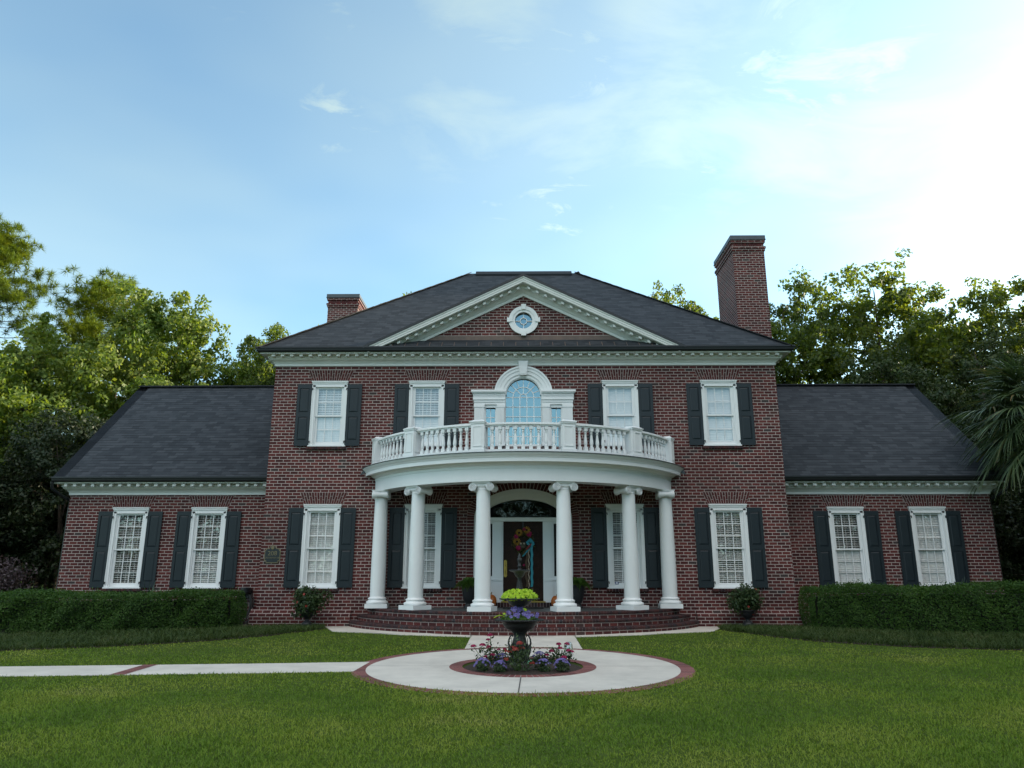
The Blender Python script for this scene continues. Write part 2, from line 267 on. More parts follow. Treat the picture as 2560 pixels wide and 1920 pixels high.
# ------------------------------------------------------------------ mesh building
class MB:
    def __init__(s): s.v = []; s.f = []; s.m = []; s.uv = []; s.sm = []
    def add(s, vs, fs, mi=0, uvs=None, smooth=False):
        o = len(s.v); s.v += [tuple(p) for p in vs]
        for k, f in enumerate(fs):
            s.f.append([o + i for i in f]); s.m.append(mi); s.sm.append(smooth)
            s.uv.append(uvs[k] if uvs else None)
    def quad(s, a, b, c, d, mi=0, uv=None): s.add([a, b, c, d], [(0, 1, 2, 3)], mi, [uv] if uv else None)
    def box(s, x0, x1, y0, y1, z0, z1, mi=0):
        v = [(x, y, z) for z in (z0, z1) for y in (y0, y1) for x in (x0, x1)]
        s.add(v, [(0, 2, 3, 1), (4, 5, 7, 6), (0, 1, 5, 4), (2, 6, 7, 3), (0, 4, 6, 2), (1, 3, 7, 5)], mi)
    def obox(s, p, ax, ay, az, mi=0):
        """box centred at p with half-axis vectors"""
        p, ax, ay, az = map(np.array, (p, ax, ay, az))
        v = [p + i * ax + j * ay + k * az for k in (-1, 1) for j in (-1, 1) for i in (-1, 1)]
        s.add(v, [(0, 2, 3, 1), (4, 5, 7, 6), (0, 1, 5, 4), (2, 6, 7, 3), (0, 4, 6, 2), (1, 3, 7, 5)], mi)
    def prism(s, poly, y0, y1, mi=0, axis='y'):
        n = len(poly)
        if axis == 'y': P = lambda p, t: (p[0], t, p[1])
        elif axis == 'x': P = lambda p, t: (t, p[0], p[1])
        else: P = lambda p, t: (p[0], p[1], t)
        v = [P(p, y0) for p in poly] + [P(p, y1) for p in poly]
        f = [tuple(range(n)), tuple(range(2 * n - 1, n - 1, -1))] + [(i, i + n, (i + 1) % n + n, (i + 1) % n) for i in range(n)]
        s.add(v, f, mi)
    def lathe(s, prof, c=(0, 0, 0), n=20, mi=0, smooth=True, a0=0, a1=2 * pi, cap=True):
        full = abs(a1 - a0 - 2 * pi) < 1e-6; k = n if full else n + 1
        v = []
        for i in range(k):
            a = a0 + (a1 - a0) * i / n
            v += [(c[0] + r * cos(a), c[1] + r * sin(a), c[2] + z) for r, z in prof]
        m = len(prof); f = []
        for i in range(n):
            j = (i + 1) % k
            for q in range(m - 1): f.append((i * m + q, j * m + q, j * m + q + 1, i * m + q + 1))
        s.add(v, f, mi, None, smooth)
        if cap and full:
            if prof[0][0] > 1e-4: s.add([v[i * m] for i in range(k)], [tuple(range(k))[::-1]], mi)
            if prof[-1][0] > 1e-4: s.add([v[i * m + m - 1] for i in range(k)], [tuple(range(k))], mi)
    def tube(s, pts, rad, n=6, mi=0, smooth=True):
        pts = [np.array(p, float) for p in pts]
        if not hasattr(rad, '__len__'): rad = [rad] * len(pts)
        v = []; up = np.array((0, 0, 1.0))
        prev = None
        for i, p in enumerate(pts):
            d = pts[min(i + 1, len(pts) - 1)] - pts[max(i - 1, 0)]; d = d / (np.linalg.norm(d) + 1e-9)
            if prev is None:
                a = np.cross(d, up)
                if np.linalg.norm(a) < .1: a = np.cross(d, np.array((1.0, 0, 0)))
            else: a = prev - d * np.dot(prev, d)
            a = a / (np.linalg.norm(a) + 1e-9); prev = a; b = np.cross(d, a)
            v += [tuple(p + rad[i] * (cos(2 * pi * k / n) * a + sin(2 * pi * k / n) * b)) for k in range(n)]
        f = [(i * n + k, i * n + (k + 1) % n, (i + 1) * n + (k + 1) % n, (i + 1) * n + k) for i in range(len(pts) - 1) for k in range(n)]
        s.add(v, f, mi, None, smooth)
        s.add(v[:n], [tuple(range(n))[::-1]], mi); s.add(v[-n:], [tuple(range(n))], mi)
    def ball(s, c, r, n=10, m=7, mi=0, sc=(1, 1, 1)):
        v = []; f = []
        for i in range(m + 1):
            t = pi * i / m
            for k in range(n): v.append((c[0] + r * sc[0] * sin(t) * cos(2 * pi * k / n), c[1] + r * sc[1] * sin(t) * sin(2 * pi * k / n), c[2] + r * sc[2] * cos(t)))
        for i in range(m):
            for k in range(n): f.append((i * n + k, (i + 1) * n + k, (i + 1) * n + (k + 1) % n, i * n + (k + 1) % n))
        s.add(v, f, mi, None, True)
    def mesh(s, name, mats):
        me = bpy.data.meshes.new(name); me.from_pydata(s.v, [], s.f)
        for x in mats: me.materials.append(x)
        me.polygons.foreach_set('material_index', s.m); me.polygons.foreach_set('use_smooth', s.sm)
        if any(u for u in s.uv):
            l = me.uv_layers.new(name='UVMap'); k = 0
            for f, u in zip(s.f, s.uv):
                for q in range(len(f)):
                    if u: l.data[k].uv = u[q]
                    k += 1
        me.update(); return me
    def build(s, name, mats, parent=None, loc=None):
        if not isinstance(mats, (list, tuple)): mats = [mats]
        return link(name, s.mesh(name, mats), parent, loc)
def link(name, me, parent=None, loc=None):
    o = bpy.data.objects.new(name, me); COL.objects.link(o)
    if parent: o.parent = parent
    if loc is not None: o.location = loc
    return o
def tag(o, label, cat, group=None, kind=None):
    o['label'] = label
    if cat: o['category'] = cat
    if group: o['group'] = group
    if kind: o['kind'] = kind
    return o
def thing(name, label, cat, loc=(0, 0, 0), rz=0, group=None):
    o = link(name, None, None, loc); o.rotation_euler = (0, 0, rz)
    return tag(o, label, cat, group)
def npmesh(name, V, F, mats, midx=None):
    """V (n,3), F (m,k) all faces the same size"""
    me = bpy.data.meshes.new(name); V = np.asarray(V, np.float32); F = np.asarray(F, np.int32); k = F.shape[1]
    me.vertices.add(len(V)); me.vertices.foreach_set('co', V.ravel())
    me.loops.add(F.size); me.loops.foreach_set('vertex_index', F.ravel())
    me.polygons.add(len(F)); me.polygons.foreach_set('loop_start', np.arange(0, F.size, k, dtype=np.int32))
    me.polygons.foreach_set('loop_total', np.full(len(F), k, np.int32))
    for x in (mats if isinstance(mats, (list, tuple)) else [mats]): me.materials.append(x)
    if midx is not None: me.polygons.foreach_set('material_index', np.asarray(midx, np.int32))
    me.update(calc_edges=True); return me
SL = .02
GK = (-4.8, -2.6)                 # the lawn falls gently away from the house; level strip at the steps
def gz(y):
    if y >= GK[1]: return 0.0
    if y >= GK[0]: return SL * GK[0] * (GK[1] - y) / (GK[1] - GK[0])
    return SL * y
def clip_band(poly, lo, hi):
    for sgn, lim in ((1, lo), (-1, -hi)):
        res = []
        for i in range(len(poly)):
            p, q = poly[i], poly[(i + 1) % len(poly)]; a, e = sgn * p[1] - lim, sgn * q[1] - lim
            if a >= 0: res.append(p)
            if (a > 0 > e) or (a < 0 < e): t = a / (a - e); res.append((p[0] + (q[0] - p[0]) * t, p[1] + (q[1] - p[1]) * t))
        poly = res
        if not poly: return []
    return poly

# ------------------------------------------------------------------ ground and paving
PC = (-.08, -7.68); PR = 2.785
mb = MB()
xs = [-400, -60, -30, -15, 0, 15, 30, 60, 400]; ys = [-300, -60, -30, -16, -8, -4.8, -2.6, 0, 12, 40, 400]
for i in range(len(xs) - 1):
    for j in range(len(ys) - 1):
        mb.quad((xs[i], ys[j], gz(ys[j])), (xs[i + 1], ys[j], gz(ys[j])), (xs[i + 1], ys[j + 1], gz(ys[j + 1])), (xs[i], ys[j + 1], gz(ys[j + 1])))
o = mb.build('ground', M['earth']); o['kind'] = 'structure'
def flat(poly, dz, name, m, extra=None):
    b = MB(); n = len(poly)
    b.add([(x, y, gz(y) + dz) for x, y in poly] + [(x, y, gz(y) + dz - .05) for x, y in poly], [(i, i + n, (i + 1) % n + n, (i + 1) % n) for i in range(n)])
    for lo, hi in ((-999, GK[0]), GK, (GK[1], 999)):
        q = clip_band(poly, lo, hi)
        if len(q) > 2: b.add([(x, y, gz(y) + dz) for x, y in q], [tuple(range(len(q)))])
    if extra: extra(b)
    q = b.build(name, m); q['kind'] = 'structure'; return q
def ring(r0, r1, dz, name, m, c=PC, n=96, uvs=True, joints=None):
    b = MB()
    for i in range(n):
        a, e = 2 * pi * i / n, 2 * pi * (i + 1) / n
        P = lambda r, t: (c[0] + r * cos(t), c[1] + r * sin(t), gz(c[1] + r * sin(t)) + dz)
        rm = r1
        b.quad(P(r0, a), P(r1, a), P(r1, e), P(r0, e), 0, [(rm * a, .01), (rm * a, .01 + r1 - r0), (rm * e, .01 + r1 - r0), (rm * e, .01)])
        q = P(r1, a); q2 = P(r1, e); b.quad((q[0], q[1], q[2] - .06), (q2[0], q2[1], q2[2] - .06), q2, q, 0, [(rm * a, .02), (rm * e, .02), (rm * e, .08), (rm * a, .08)])
    if joints:
        for (ang, wd) in joints:
            d = (cos(ang), sin(ang)); nn = (-d[1] * wd, d[0] * wd)
            pts = [(c[0] + r * d[0] + sgn * nn[0], c[1] + r * d[1] + sgn * nn[1]) for r, sgn in ((r0, -1), (r1, -1), (r1, 1), (r0, 1))]
            b.quad(*[(x, y, gz(y) + dz + .004) for x, y in pts], 1)
    q = b.build(name, m); q['kind'] = 'structure'; return q
RI = 1.213
ring(PR - .23, PR, .005, 'path_border', M['ring_brick'])
ring(RI, PR - .23, .009, 'circular_path', [M['concrete'], M['joint']], joints=[(radians(-91.5), .009), (radians(180), .006), (radians(0), .006), (radians(90), .006)])
ring(RI - .215, RI, .013, 'path_border', M['ring_brick'])
flat([(-1.225, -2.6), (-1.225, PC[1] + sqrt(PR**2 - 1.14**2) - .02), (-.6, PC[1] + PR + .06), (.5, PC[1] + PR + .06), (1.11, PC[1] + sqrt(PR**2 - 1.19**2) - .02), (1.11, -2.6)], .007, 'front_path', M['concrete'])
APR = [(-5.4, .0), (-5.22, -.35), (-4.63, -2.0), (-2.89, -2.85), (-1.235, -3.25), (-1.235, -2.5), (1.12, -2.5), (1.12, -3.25), (2.7, -2.85), (4.5, -1.95), (5.15, -.35), (5.3, 0)]
flat(APR, .014, 'pavement', M['concrete'])
b = MB()
for (x0, y0, x1, y1) in ((-1.232, -2.95, -1.232, -3.26), (1.115, -2.95, 1.115, -3.26)):
    b.quad((x0 - .007, y1, gz(y1) + .026), (x0 + .007, y1, gz(y1) + .026), (x0 + .007, y0, gz(y0) + .026), (x0 - .007, y0, gz(y0) + .026))
o = b.build('pavement_joint', M['joint']); o['kind'] = 'structure'
SP = [(-2.72, -7.15), (-4.08, -7.33), (-6.4, -7.57), (-8.8, -7.80), (-14, -8.30), (-24, -9.2), (-24, -10.3), (-14, -9.35), (-8.8, -8.92), (-6.4, -8.70), (-4.08, -8.46), (-2.76, -8.29)]
flat(SP, .008, 'side_path', M['concrete'])
b = MB(); q = [(-6.43, -7.575), (-6.41, -8.70), (-6.19, -8.68), (-6.21, -7.555)]
b.quad(*[(x, y, gz(y) + .013) for x, y in q], 0, [(0, .02), (1.1, .02), (1.1, .24), (0, .24)])
o = b.build('path_border', M['ring_brick']); o['kind'] = 'structure'
b = MB(); rng = np.random.default_rng(5); n = 40; rs = [0, .35, .7, RI - .214]
b.lathe([(.001, .05), (.35, .055), (.7, .045), (RI - .22, .0)], (PC[0], PC[1], gz(PC[1]) - .005), 40, cap=False)
o = b.build('flower_bed_soil', M['soil']); o['kind'] = 'structure'
LIR_L = [(-14.5, -6.9), (-10.2, -5.62), (-8.34, -4.81), (-6.83, -3.93), (-5.75, -3.0), (-5.30, -2.0), (-5.05, -.95), (-5.3, -.35)]
LIR_R = [(14.5, -6.3), (9.65, -5.36), (7.80, -4.83), (6.26, -3.99), (5.54, -3.19), (5.0, -2.1), (4.85, -1.5), (5.0, -.5)]
HED_L = [(-7.45, -1.35), (-9, -2.15), (-12, -2.85), (-16, -3.3)]
HED_R = [(7.30, -1.35), (9, -2.15), (12, -2.8), (16, -3.1)]
flat(LIR_L + [(-7.0, -.02), (-7.4, 1.2), (-16, 1.2), (-16, -6.9)], .010, 'planting_soil', M['soil'])
flat((LIR_R + [(7.0, -.02), (7.4, 1.2), (16, 1.2), (16, -6.3)])[::-1], .010, 'planting_soil', M['soil'])

# ------------------------------------------------------------------ the house
H = thing('brick_house', 'two storey red brick house with a white columned porch and two low side wings', 'house')
WX0, WX1 = -7.20, 7.24           # main front wall
LX, RX = -13.23, 13.40           # wing ends
WY = .95                         # wing front plane
TOPZ = 7.20; WTOP = 3.585
UP = (4.835, 6.74); LO = (.975, 3.215)
UPX = [-5.573, -2.778, 2.757, 5.575]; LOX = [-5.570, -2.778, 2.760, 5.590]
WLX = [-11.368, -9.088]; WRX = [9.205, 11.535]
DX = -.035                       # door axis
PXC = -.012                      # arched window axis
def wall_face(b, x0, x1, z0, z1, y, holes, depth=.14, mi=0):
    xs = sorted({x0, x1, *[h[0] for h in holes], *[h[1] for h in holes]}); zs = sorted({z0, z1, *[h[2] for h in holes], *[h[3] for h in holes]})
    for i in range(len(xs) - 1):
        for j in range(len(zs) - 1):
            cx, cz = (xs[i] + xs[i + 1]) / 2, (zs[j] + zs[j + 1]) / 2
            if cx < x0 or cx > x1 or cz < z0 or cz > z1 or any(h[0] < cx < h[1] and h[2] < cz < h[3] for h in holes): continue
            b.quad((xs[i], y, zs[j]), (xs[i + 1], y, zs[j]), (xs[i + 1], y, zs[j + 1]), (xs[i], y, zs[j + 1]), mi)
    for h in holes:
        a, c, d, e = h; q = y + depth
        b.quad((a, y, d), (a, q, d), (a, q, e), (a, y, e), mi); b.quad((c, q, d), (c, y, d), (c, y, e), (c, q, e), mi)
        b.quad((a, y, e), (a, q, e), (c, q, e), (c, y, e), mi); b.quad((a, q, d), (a, y, d), (c, y, d), (c, q, d), mi)
HW = .47                          # half width of the hole behind a casing
DA, DB, DZ = 1.55, .99, 2.86      # brick ring over the door: half axes and springing height
holes = [(x - HW, x + HW, UP[0] + .03, UP[1] - .05) for x in UPX] + [(x - HW, x + HW, LO[0] + .03, LO[1] - .05) for x in LOX]
holes += [(DX - DA, DX + DA, .49, DZ + DB), (PXC - 1.115, PXC - .785, 4.84, 5.95), (PXC + .785, PXC + 1.115, 4.84, 5.95), (PXC - .53, PXC + .53, 4.84, 6.82)]
holes += [(-.30, .30, 8.27, 8.87)]
b = MB()
wall_face(b, WX0, WX1, -.1, TOPZ + .32, 0, [h for h in holes if h[3] < 7.3])
# spandrels beside the brick ring over the door
for i in range(24):
    a, e = pi * i / 24, pi * (i + 1) / 24
    p = [(DX + DA * cos(t), DZ + DB * sin(t)) for t in (a, e)]
    b.quad((p[1][0], 0, p[1][1]), (p[0][0], 0, p[0][1]), (p[0][0], 0, DZ + DB), (p[1][0], 0, DZ + DB))
b.quad((WX1, 0, -.1), (WX1, 10.4, -.1), (WX1, 10.4, TOPZ + .32), (WX1, 0, TOPZ + .32))
b.quad((WX0, 10.4, -.1), (WX0, 0, -.1), (WX0, 0, TOPZ + .32), (WX0, 10.4, TOPZ + .32))
b.quad((WX1, 10.4, -.1), (WX0, 10.4, -.1), (WX0, 10.4, TOPZ + .32), (WX1, 10.4, TOPZ + .32))
b.build('wall', M['brick'], H)['label'] = 'tall red brick front wall of the middle block'
b = MB()
b.prism([(0, -.12), (-.13, -.12), (-.13, .29), (-.075, .365), (-.055, .375), (0, .45)], WX0 - .13, DX - 4.6, axis='x'); b.build('plinth', M['brick'], H); b = MB()
b.prism([(0, -.12), (-.13, -.12), (-.13, .29), (-.075, .365), (-.055, .375), (0, .45)], DX + 4.6, WX1 + .13, axis='x')
b.build('plinth', M['brick'], H)
for nm, x0, x1, hx, lab in (('L', LX, WX0, WLX, 'low brick wall of the wing with yellow lit blinds'), ('R', WX1, RX, WRX, 'low brick wall of the wing beside the palm')):
    b = MB()
    wall_face(b, x0, x1, -.1, WTOP + .36, WY, [(x - HW, x + HW, LO[0] + .02, LO[1] - .04) for x in hx])
    xe = x0 if nm == 'L' else x1
    yb, ym = 8.55, 4.75
    f = [(xe, WY, -.1), (xe, yb, -.1), (xe, yb, 4.1), (xe, ym, 7.68), (xe, WY, 4.1)]
    b.add(f, [tuple(range(5))]); b.quad((x1, yb, -.1), (x0, yb, -.1), (x0, yb, 4.1), (x1, yb, 4.1))
    b.build('wall', M['brick_wing'], H)['label'] = lab
b = MB()   # dark rooms behind the windows
for (x0, x1, y0, y1, z0, z1) in ((WX0 + .05, WX1 - .05, .2, 4, .3, 3.9), (WX0 + .05, WX1 - .05, .2, 4, 4.1, 7.5), (LX + .05, WX0 - .05, WY + .2, 5, .2, 3.9), (WX1 + .05, RX - .05, WY + .2, 5, .2, 3.9), (-2, 2, .2, 3, 7.8, 9.0)):
    b.quad((x0, y1, z0), (x1, y1, z0), (x1, y1, z1), (x0, y1, z1)); b.quad((x0, y0, z0), (x1, y0, z0), (x1, y1, z0), (x0, y1, z0))
    b.quad((x0, y0, z1), (x0, y1, z1), (x1, y1, z1), (x1, y0, z1)); b.quad((x0, y0, z0), (x0, y1, z0), (x0, y1, z1), (x0, y0, z1)); b.quad((x1, y0, z0), (x1, y0, z1), (x1, y1, z1), (x1, y1, z0))
b.build('room', M['room'], H)

# ---- cornices (profile in outward offset / height)
PROF = [(-.02, 0), (.03, 0), (.03, .062), (.045, .075), (.06, .10), (.085, .125), (.12, .145), (.15, .165), (.165, .20), (.185, .205), (.185, .292), (.345, .292), (.345, .280), (.365, .280), (.365, .345), (.385, .36), (.385, .41), (-.02, .41)]
def cornice(parent, x0, x1, y, z, ends=(True, True), zs=1.0, label=None):
    """mitred cornice along a front wall; where ends is True it returns along the side"""
    b = MB(); P = PROF; n = len(P)
    def loop(fn): return [fn(o_, h) for o_, h in P]
    L = loop(lambda o_, h: (x0 - (o_ if ends[0] else 0), y - o_, z + h * zs)); R = loop(lambda o_, h: (x1 + (o_ if ends[1] else 0), y - o_, z + h * zs))
    segs = [(L, R)]
    if ends[0]: segs.append((loop(lambda o_, h: (x0 - o_, y + 9.0, z + h * zs)), L))
    if ends[1]: segs.append((R, loop(lambda o_, h: (x1 + o_, y + 9.0, z + h * zs))))
    for A, B in segs:
        for i in range(n - 1): b.quad(A[i], B[i], B[i + 1], A[i + 1])
    if not ends[0]: b.add(L, [tuple(range(n))])
    if not ends[1]: b.add(R, [tuple(range(n))[::-1]])
    k = round((x1 - x0) / .2655); st = (x1 - x0) / k
    for i in range(k + 1):
        x = x0 + i * st
        if (not ends[0] and i == 0) or (not ends[1] and i == k): continue
        b.box(x - .047, x + .047, y - .315, y - .185, z + .218, z + .2915)
    for e, xe, sg in ((ends[0], x0, -1), (ends[1], x1, 1)):
        if e:
            for i in range(1, 30): b.box(*sorted((xe + sg * .185, xe + sg * .315)), y + i * st - .047, y + i * st + .047, z + .218, z + .2915)
    o = b.build('cornice', M['white2'], parent)
    if label: o['label'] = label
    return o
cornice(H, WX0, WX1, 0, TOPZ, label='long white dentil cornice under the main roof')
cornice(H, LX, WX0, WY, WTOP, (True, False), 1.07); cornice(H, WX1, RX, WY, WTOP, (False, True), 1.07)
def gutter(b, x0, x1, y, z, sides=(True, True), ln=9):
    prof = [(0, 0), (.045, 0), (.075, .035), (.085, .095), (.105, .105), (.105, .145), (.09, .145), (.09, .12), (0, .12)]
    L = [(x0 - (o_ if sides[0] else 0), y - o_, z + h) for o_, h in prof]; R = [(x1 + (o_ if sides[1] else 0), y - o_, z + h) for o_, h in prof]
    n = len(prof); segs = [(L, R)]
    if sides[0]: segs.append(([(p[0], y + ln, p[2]) for p in L], L))
    if sides[1]: segs.append((R, [(p[0], y + ln, p[2]) for p in R]))
    for A, B in segs:
        for i in range(n): b.quad(A[i], B[i], B[(i + 1) % n], A[(i + 1) % n])
    b.add(L, [tuple(range(n))]); b.add(R, [tuple(range(n))[::-1]])
GO = .372
b = MB(); gutter(b, WX0 - GO, WX1 + GO, -GO, TOPZ + .315, ln=11); b.build('gutter', M['black'], H)
b = MB(); gutter(b, LX - GO + .02, WX0, WY - GO, WTOP + .335, (False, False)); b.build('gutter', M['black'], H)
b = MB(); gutter(b, WX1, RX + GO - .02, WY - GO, WTOP + .335, (False, False)); b.build('gutter', M['black'], H)
for xe, sg in ((LX, -1), (RX, 1)):     # downpipes on the far ends of the wings
    b = MB(); b.tube([(xe + sg * .33, WY - .42, WTOP + .34), (xe + sg * .33, WY - .40, WTOP + .16), (xe + sg * .24, WY - .20, WTOP + .02), (xe + sg * .07, WY + .12, WTOP - .14), (xe + sg * .06, WY + .14, WTOP - .4), (xe + sg * .06, WY + .14, 0.0)], .045, 8)
    b.build('downpipe', M['black'], H)

# ---- roofs
def shingle_mat():
    """laid courses: every tab its own tone, a shadow line painted dark under the butt of some tabs"""
    m = bpy.data.materials.new('shingles'); m.use_nodes = True
    t = m.node_tree; b = t.nodes['Principled BSDF']; b.inputs['Roughness'].default_value = .85; b.inputs['Specular IOR Level'].default_value = .25; L = t.links.new
    tcn = t.nodes.new('ShaderNodeTexCoord')
    def bt(w_, h_, sh):
        mp = t.nodes.new('ShaderNodeMapping'); mp.inputs['Location'].default_value = (20 + sh, 14.5, 0); L(tcn.outputs['UV'], mp.inputs[0])
        k = t.nodes.new('ShaderNodeTexBrick'); k.offset = .37; k.offset_frequency = 2; k.inputs['Scale'].default_value = 1; k.inputs['Mortar Size'].default_value = 0
        k.inputs['Brick Width'].default_value = w_; k.inputs['Row Height'].default_value = h_
        k.inputs['Color1'].default_value = (0, 0, 0, 1); k.inputs['Color2'].default_value = (1, 1, 1, 1); L(mp.outputs[0], k.inputs['Vector']); return k.outputs['Color']
    k1 = bt(.24, .145, 0); k2 = bt(.41, .145, .13)
    r = ramp(t, [(0, (.026, .030, .036)), (.5, (.036, .041, .048)), (1, (.050, .055, .063))]); L(k1, r.inputs[0])
    sp = t.nodes.new('ShaderNodeSeparateXYZ'); L(tcn.outputs['UV'], sp.inputs[0])
    dv = t.nodes.new('ShaderNodeMath'); dv.operation = 'MULTIPLY_ADD'; dv.inputs[1].default_value = 1 / .145; dv.inputs[2].default_value = 100; L(sp.outputs[1], dv.inputs[0])
    fr = t.nodes.new('ShaderNodeMath'); fr.operation = 'FRACT'; L(dv.outputs[0], fr.inputs[0])
    gap = t.nodes.new('ShaderNodeMapRange'); gap.inputs[1].default_value = .14; gap.inputs[2].default_value = .24; gap.inputs[3].default_value = 1; gap.inputs[4].default_value = 0; L(fr.outputs[0], gap.inputs[0])  # painted shadow line along the foot of each course
    th = t.nodes.new('ShaderNodeMapRange'); th.inputs[1].default_value = .35; th.inputs[2].default_value = .65; th.inputs[3].default_value = .18; th.inputs[4].default_value = .82; L(k2, th.inputs[0])
    g2 = t.nodes.new('ShaderNodeMath'); g2.operation = 'MULTIPLY'; L(gap.outputs[0], g2.inputs[0]); L(th.outputs[0], g2.inputs[1])
    mx = t.nodes.new('ShaderNodeMix'); mx.data_type = 'RGBA'; L(g2.outputs[0], mx.inputs[0]); L(r.outputs[0], mx.inputs[6]); mx.inputs[7].default_value = (.006, .007, .009, 1)
    ns = t.nodes.new('ShaderNodeTexNoise'); ns.inputs['Scale'].default_value = 60; ns.inputs['Detail'].default_value = 4; L(tcn.outputs['UV'], ns.inputs[0])
    mr = t.nodes.new('ShaderNodeMapRange'); mr.inputs[1].default_value = .3; mr.inputs[2].default_value = .7; mr.inputs[3].default_value = .82; mr.inputs[4].default_value = 1.18; L(ns.outputs['Fac'], mr.inputs[0])
    vm = t.nodes.new('ShaderNodeVectorMath'); vm.operation = 'SCALE'; L(mx.outputs[2], vm.inputs[0]); L(mr.outputs[0], vm.inputs['Scale']); L(vm.outputs[0], b.inputs['Base Color'])
    bp = t.nodes.new('ShaderNodeBump'); bp.inputs['Strength'].default_value = .6; bp.inputs['Distance'].default_value = .012; bp.invert = True
    L(fr.outputs[0], bp.inputs['Height']); L(bp.outputs[0], b.inputs['Normal'])
    return m
M['shingle'] = shingle_mat()
def slope(b, pts, mi=0, u=None):
    """roof plane with metric uv: u along the eave (first edge), v up the slope"""
    P = [np.array(p, float) for p in pts]; e = P[1] - P[0]; e /= np.linalg.norm(e)
    nrm = np.cross(P[1] - P[0], P[-1] - P[0]); nrm /= np.linalg.norm(nrm); vv = np.cross(nrm, e)
    b.add(pts, [tuple(range(len(pts)))], mi, [[(float(np.dot(p - P[0], e)) + 3, float(np.dot(p - P[0], vv))) for p in P]])
EX0, EX1, EY = WX0 - .43, WX1 + .43, -.43
RD = 5.64; EZ = TOPZ + .435; RZ = 12.27; RY = EY + RD; BY = EY + 2 * RD
RX0, RX1 = EX0 + RD, EX1 - RD
b = MB()
slope(b, [(EX0, EY, EZ), (EX1, EY, EZ), (RX1, RY, RZ), (RX0, RY, RZ)])
slope(b, [(EX1, EY, EZ), (EX1, BY, EZ), (RX1, RY, RZ)]); slope(b, [(EX0, BY, EZ), (EX0, EY, EZ), (RX0, RY, RZ)])
slope(b, [(EX1, BY, EZ), (EX0, BY, EZ), (RX0, RY, RZ), (RX1, RY, RZ)])
b.quad((EX0, EY, EZ - .02), (EX0, BY, EZ - .02), (EX1, BY, EZ - .02), (EX1, EY, EZ - .02))
for (p, q) in (((EX0, EY, EZ), (RX0, RY, RZ)), ((EX1, EY, EZ), (RX1, RY, RZ)), ((EX1, BY, EZ), (RX1, RY, RZ))):    # hip caps
    p, q = np.array(p), np.array(q); n = 34
    for i in range(n):
        c = p + (q - p) * (i + .5) / n; d = (q - p) / np.linalg.norm(q - p); s_ = np.array((d[1], -d[0], 0)); s_ /= np.linalg.norm(s_)
        b.obox(c + np.array((0, 0, .012 + .006 * (i % 2))), d * .5 * np.linalg.norm(q - p) / n * 1.15, s_ * .11, np.array((0, 0, .012)), 1)
b.build('roof', [M['shingle'], mat('ridge_shingle', (.028, .029, .033), .85, noise=.4, nscale=9)], H)['label'] = 'big dark hipped roof over the middle block'
b = MB(); b.prism([(-.24, -.19), (-.26, -.13), (0, .085), (.26, -.13), (.24, -.19)], RX0 + .25, RX1 - .2, axis='x'); b.build('ridge_vent', M['shingle'], H, (0, RY, RZ))
for x0, x1, sg in ((LX - .36, WX0, -1), (WX1, RX + .33, 1)):
    b = MB(); ey, ry = WY - .42, 4.75; ez, rz = WTOP + .455, 7.80
    slope(b, [(x0, ey, ez), (x1, ey, ez), (x1, ry, rz), (x0, ry, rz)]); slope(b, [(x1, 2 * ry - ey, ez), (x0, 2 * ry - ey, ez), (x0, ry, rz), (x1, ry, rz)])
    xe = x0 if sg < 0 else x1
    b.prism([(ey, ez), (ry, rz), (2 * ry - ey, ez), (2 * ry - ey, ez - .12), (ry, rz - .13), (ey, ez - .12)], *sorted((xe - sg * .001, xe - sg * .34)), mi=1, axis='x')
    b.box(min(x0, x1), max(x0, x1), ry - .12, ry + .12, rz - .02, rz + .025, 2)
    o = b.build('roof', [M['shingle'], M['black'], M['shingle']], H); o['label'] = 'dark gabled roof of the wing ' + ('under the leafy trees' if sg < 0 else 'beside the palm')

# ---- pediment
AP = 9.80; BHX = 4.46; BZ0 = 7.655; sl = (AP - BZ0) / BHX
b = MB()
RB = lambda x: AP - sl * abs(x)
zc = 9.36; brx = (zc - 8.05) / sl
cols = [-brx, -.30, 0, .30, brx]
def gab(xa, xb, lo):   # brick between x's above lo up to the rake
    b.add([(xa, 0, lo), (xb, 0, lo), (xb, 0, max(lo, zc - sl * abs(xb))), (xa, 0, max(lo, zc - sl * abs(xa)))], [(0, 1, 2, 3)])
b.add([(-brx, 0, 8.05), (-.30, 0, 8.05), (-.30, 0, zc - sl * .30)], [(0, 1, 2)]); b.add([(.30, 0, 8.05), (brx, 0, 8.05), (.30, 0, zc - sl * .30)], [(0, 1, 2)])
b.quad((-.3, 0, 8.05), (.3, 0, 8.05), (.3, 0, 8.27), (-.3, 0, 8.27))
for xa, xb in ((-.3, 0), (0, .3)): b.add([(xa, 0, 8.87), (xb, 0, 8.87), (xb, 0, zc - sl * abs(xb)), (xa, 0, zc - sl * abs(xa))], [(0, 1, 2, 3)])
ped = b.build('pediment', M['brick'], H)
def rake(profile, name, m, dent=False):
    """moulding that follows both rakes: profile points (outward offset, height below the roof edge)"""
    b = MB()
    for sg in (-1, 1):
        A = [(0, -o_, AP - d) for o_, d in profile]; B = [(sg * BHX, -o_, AP - d - sl * BHX) for o_, d in profile]
        n = len(profile)
        for i in range(n): b.quad(A[i], B[i], B[(i + 1) % n], A[(i + 1) % n])
        b.add(B, [tuple(range(n))])
        if dent:
            L = sqrt(1 + sl * sl)
            for i in range(1, 17):
                x = sg * (i * .246 - .09); d = .205
                b.obox((x, -.255, AP - d - sl * abs(x) - .035), (.045 / L * 1.0, 0, -sg * sl * .045 / L), (0, .06, 0), (0, 0, .036))
    return b.build(name, m, ped)
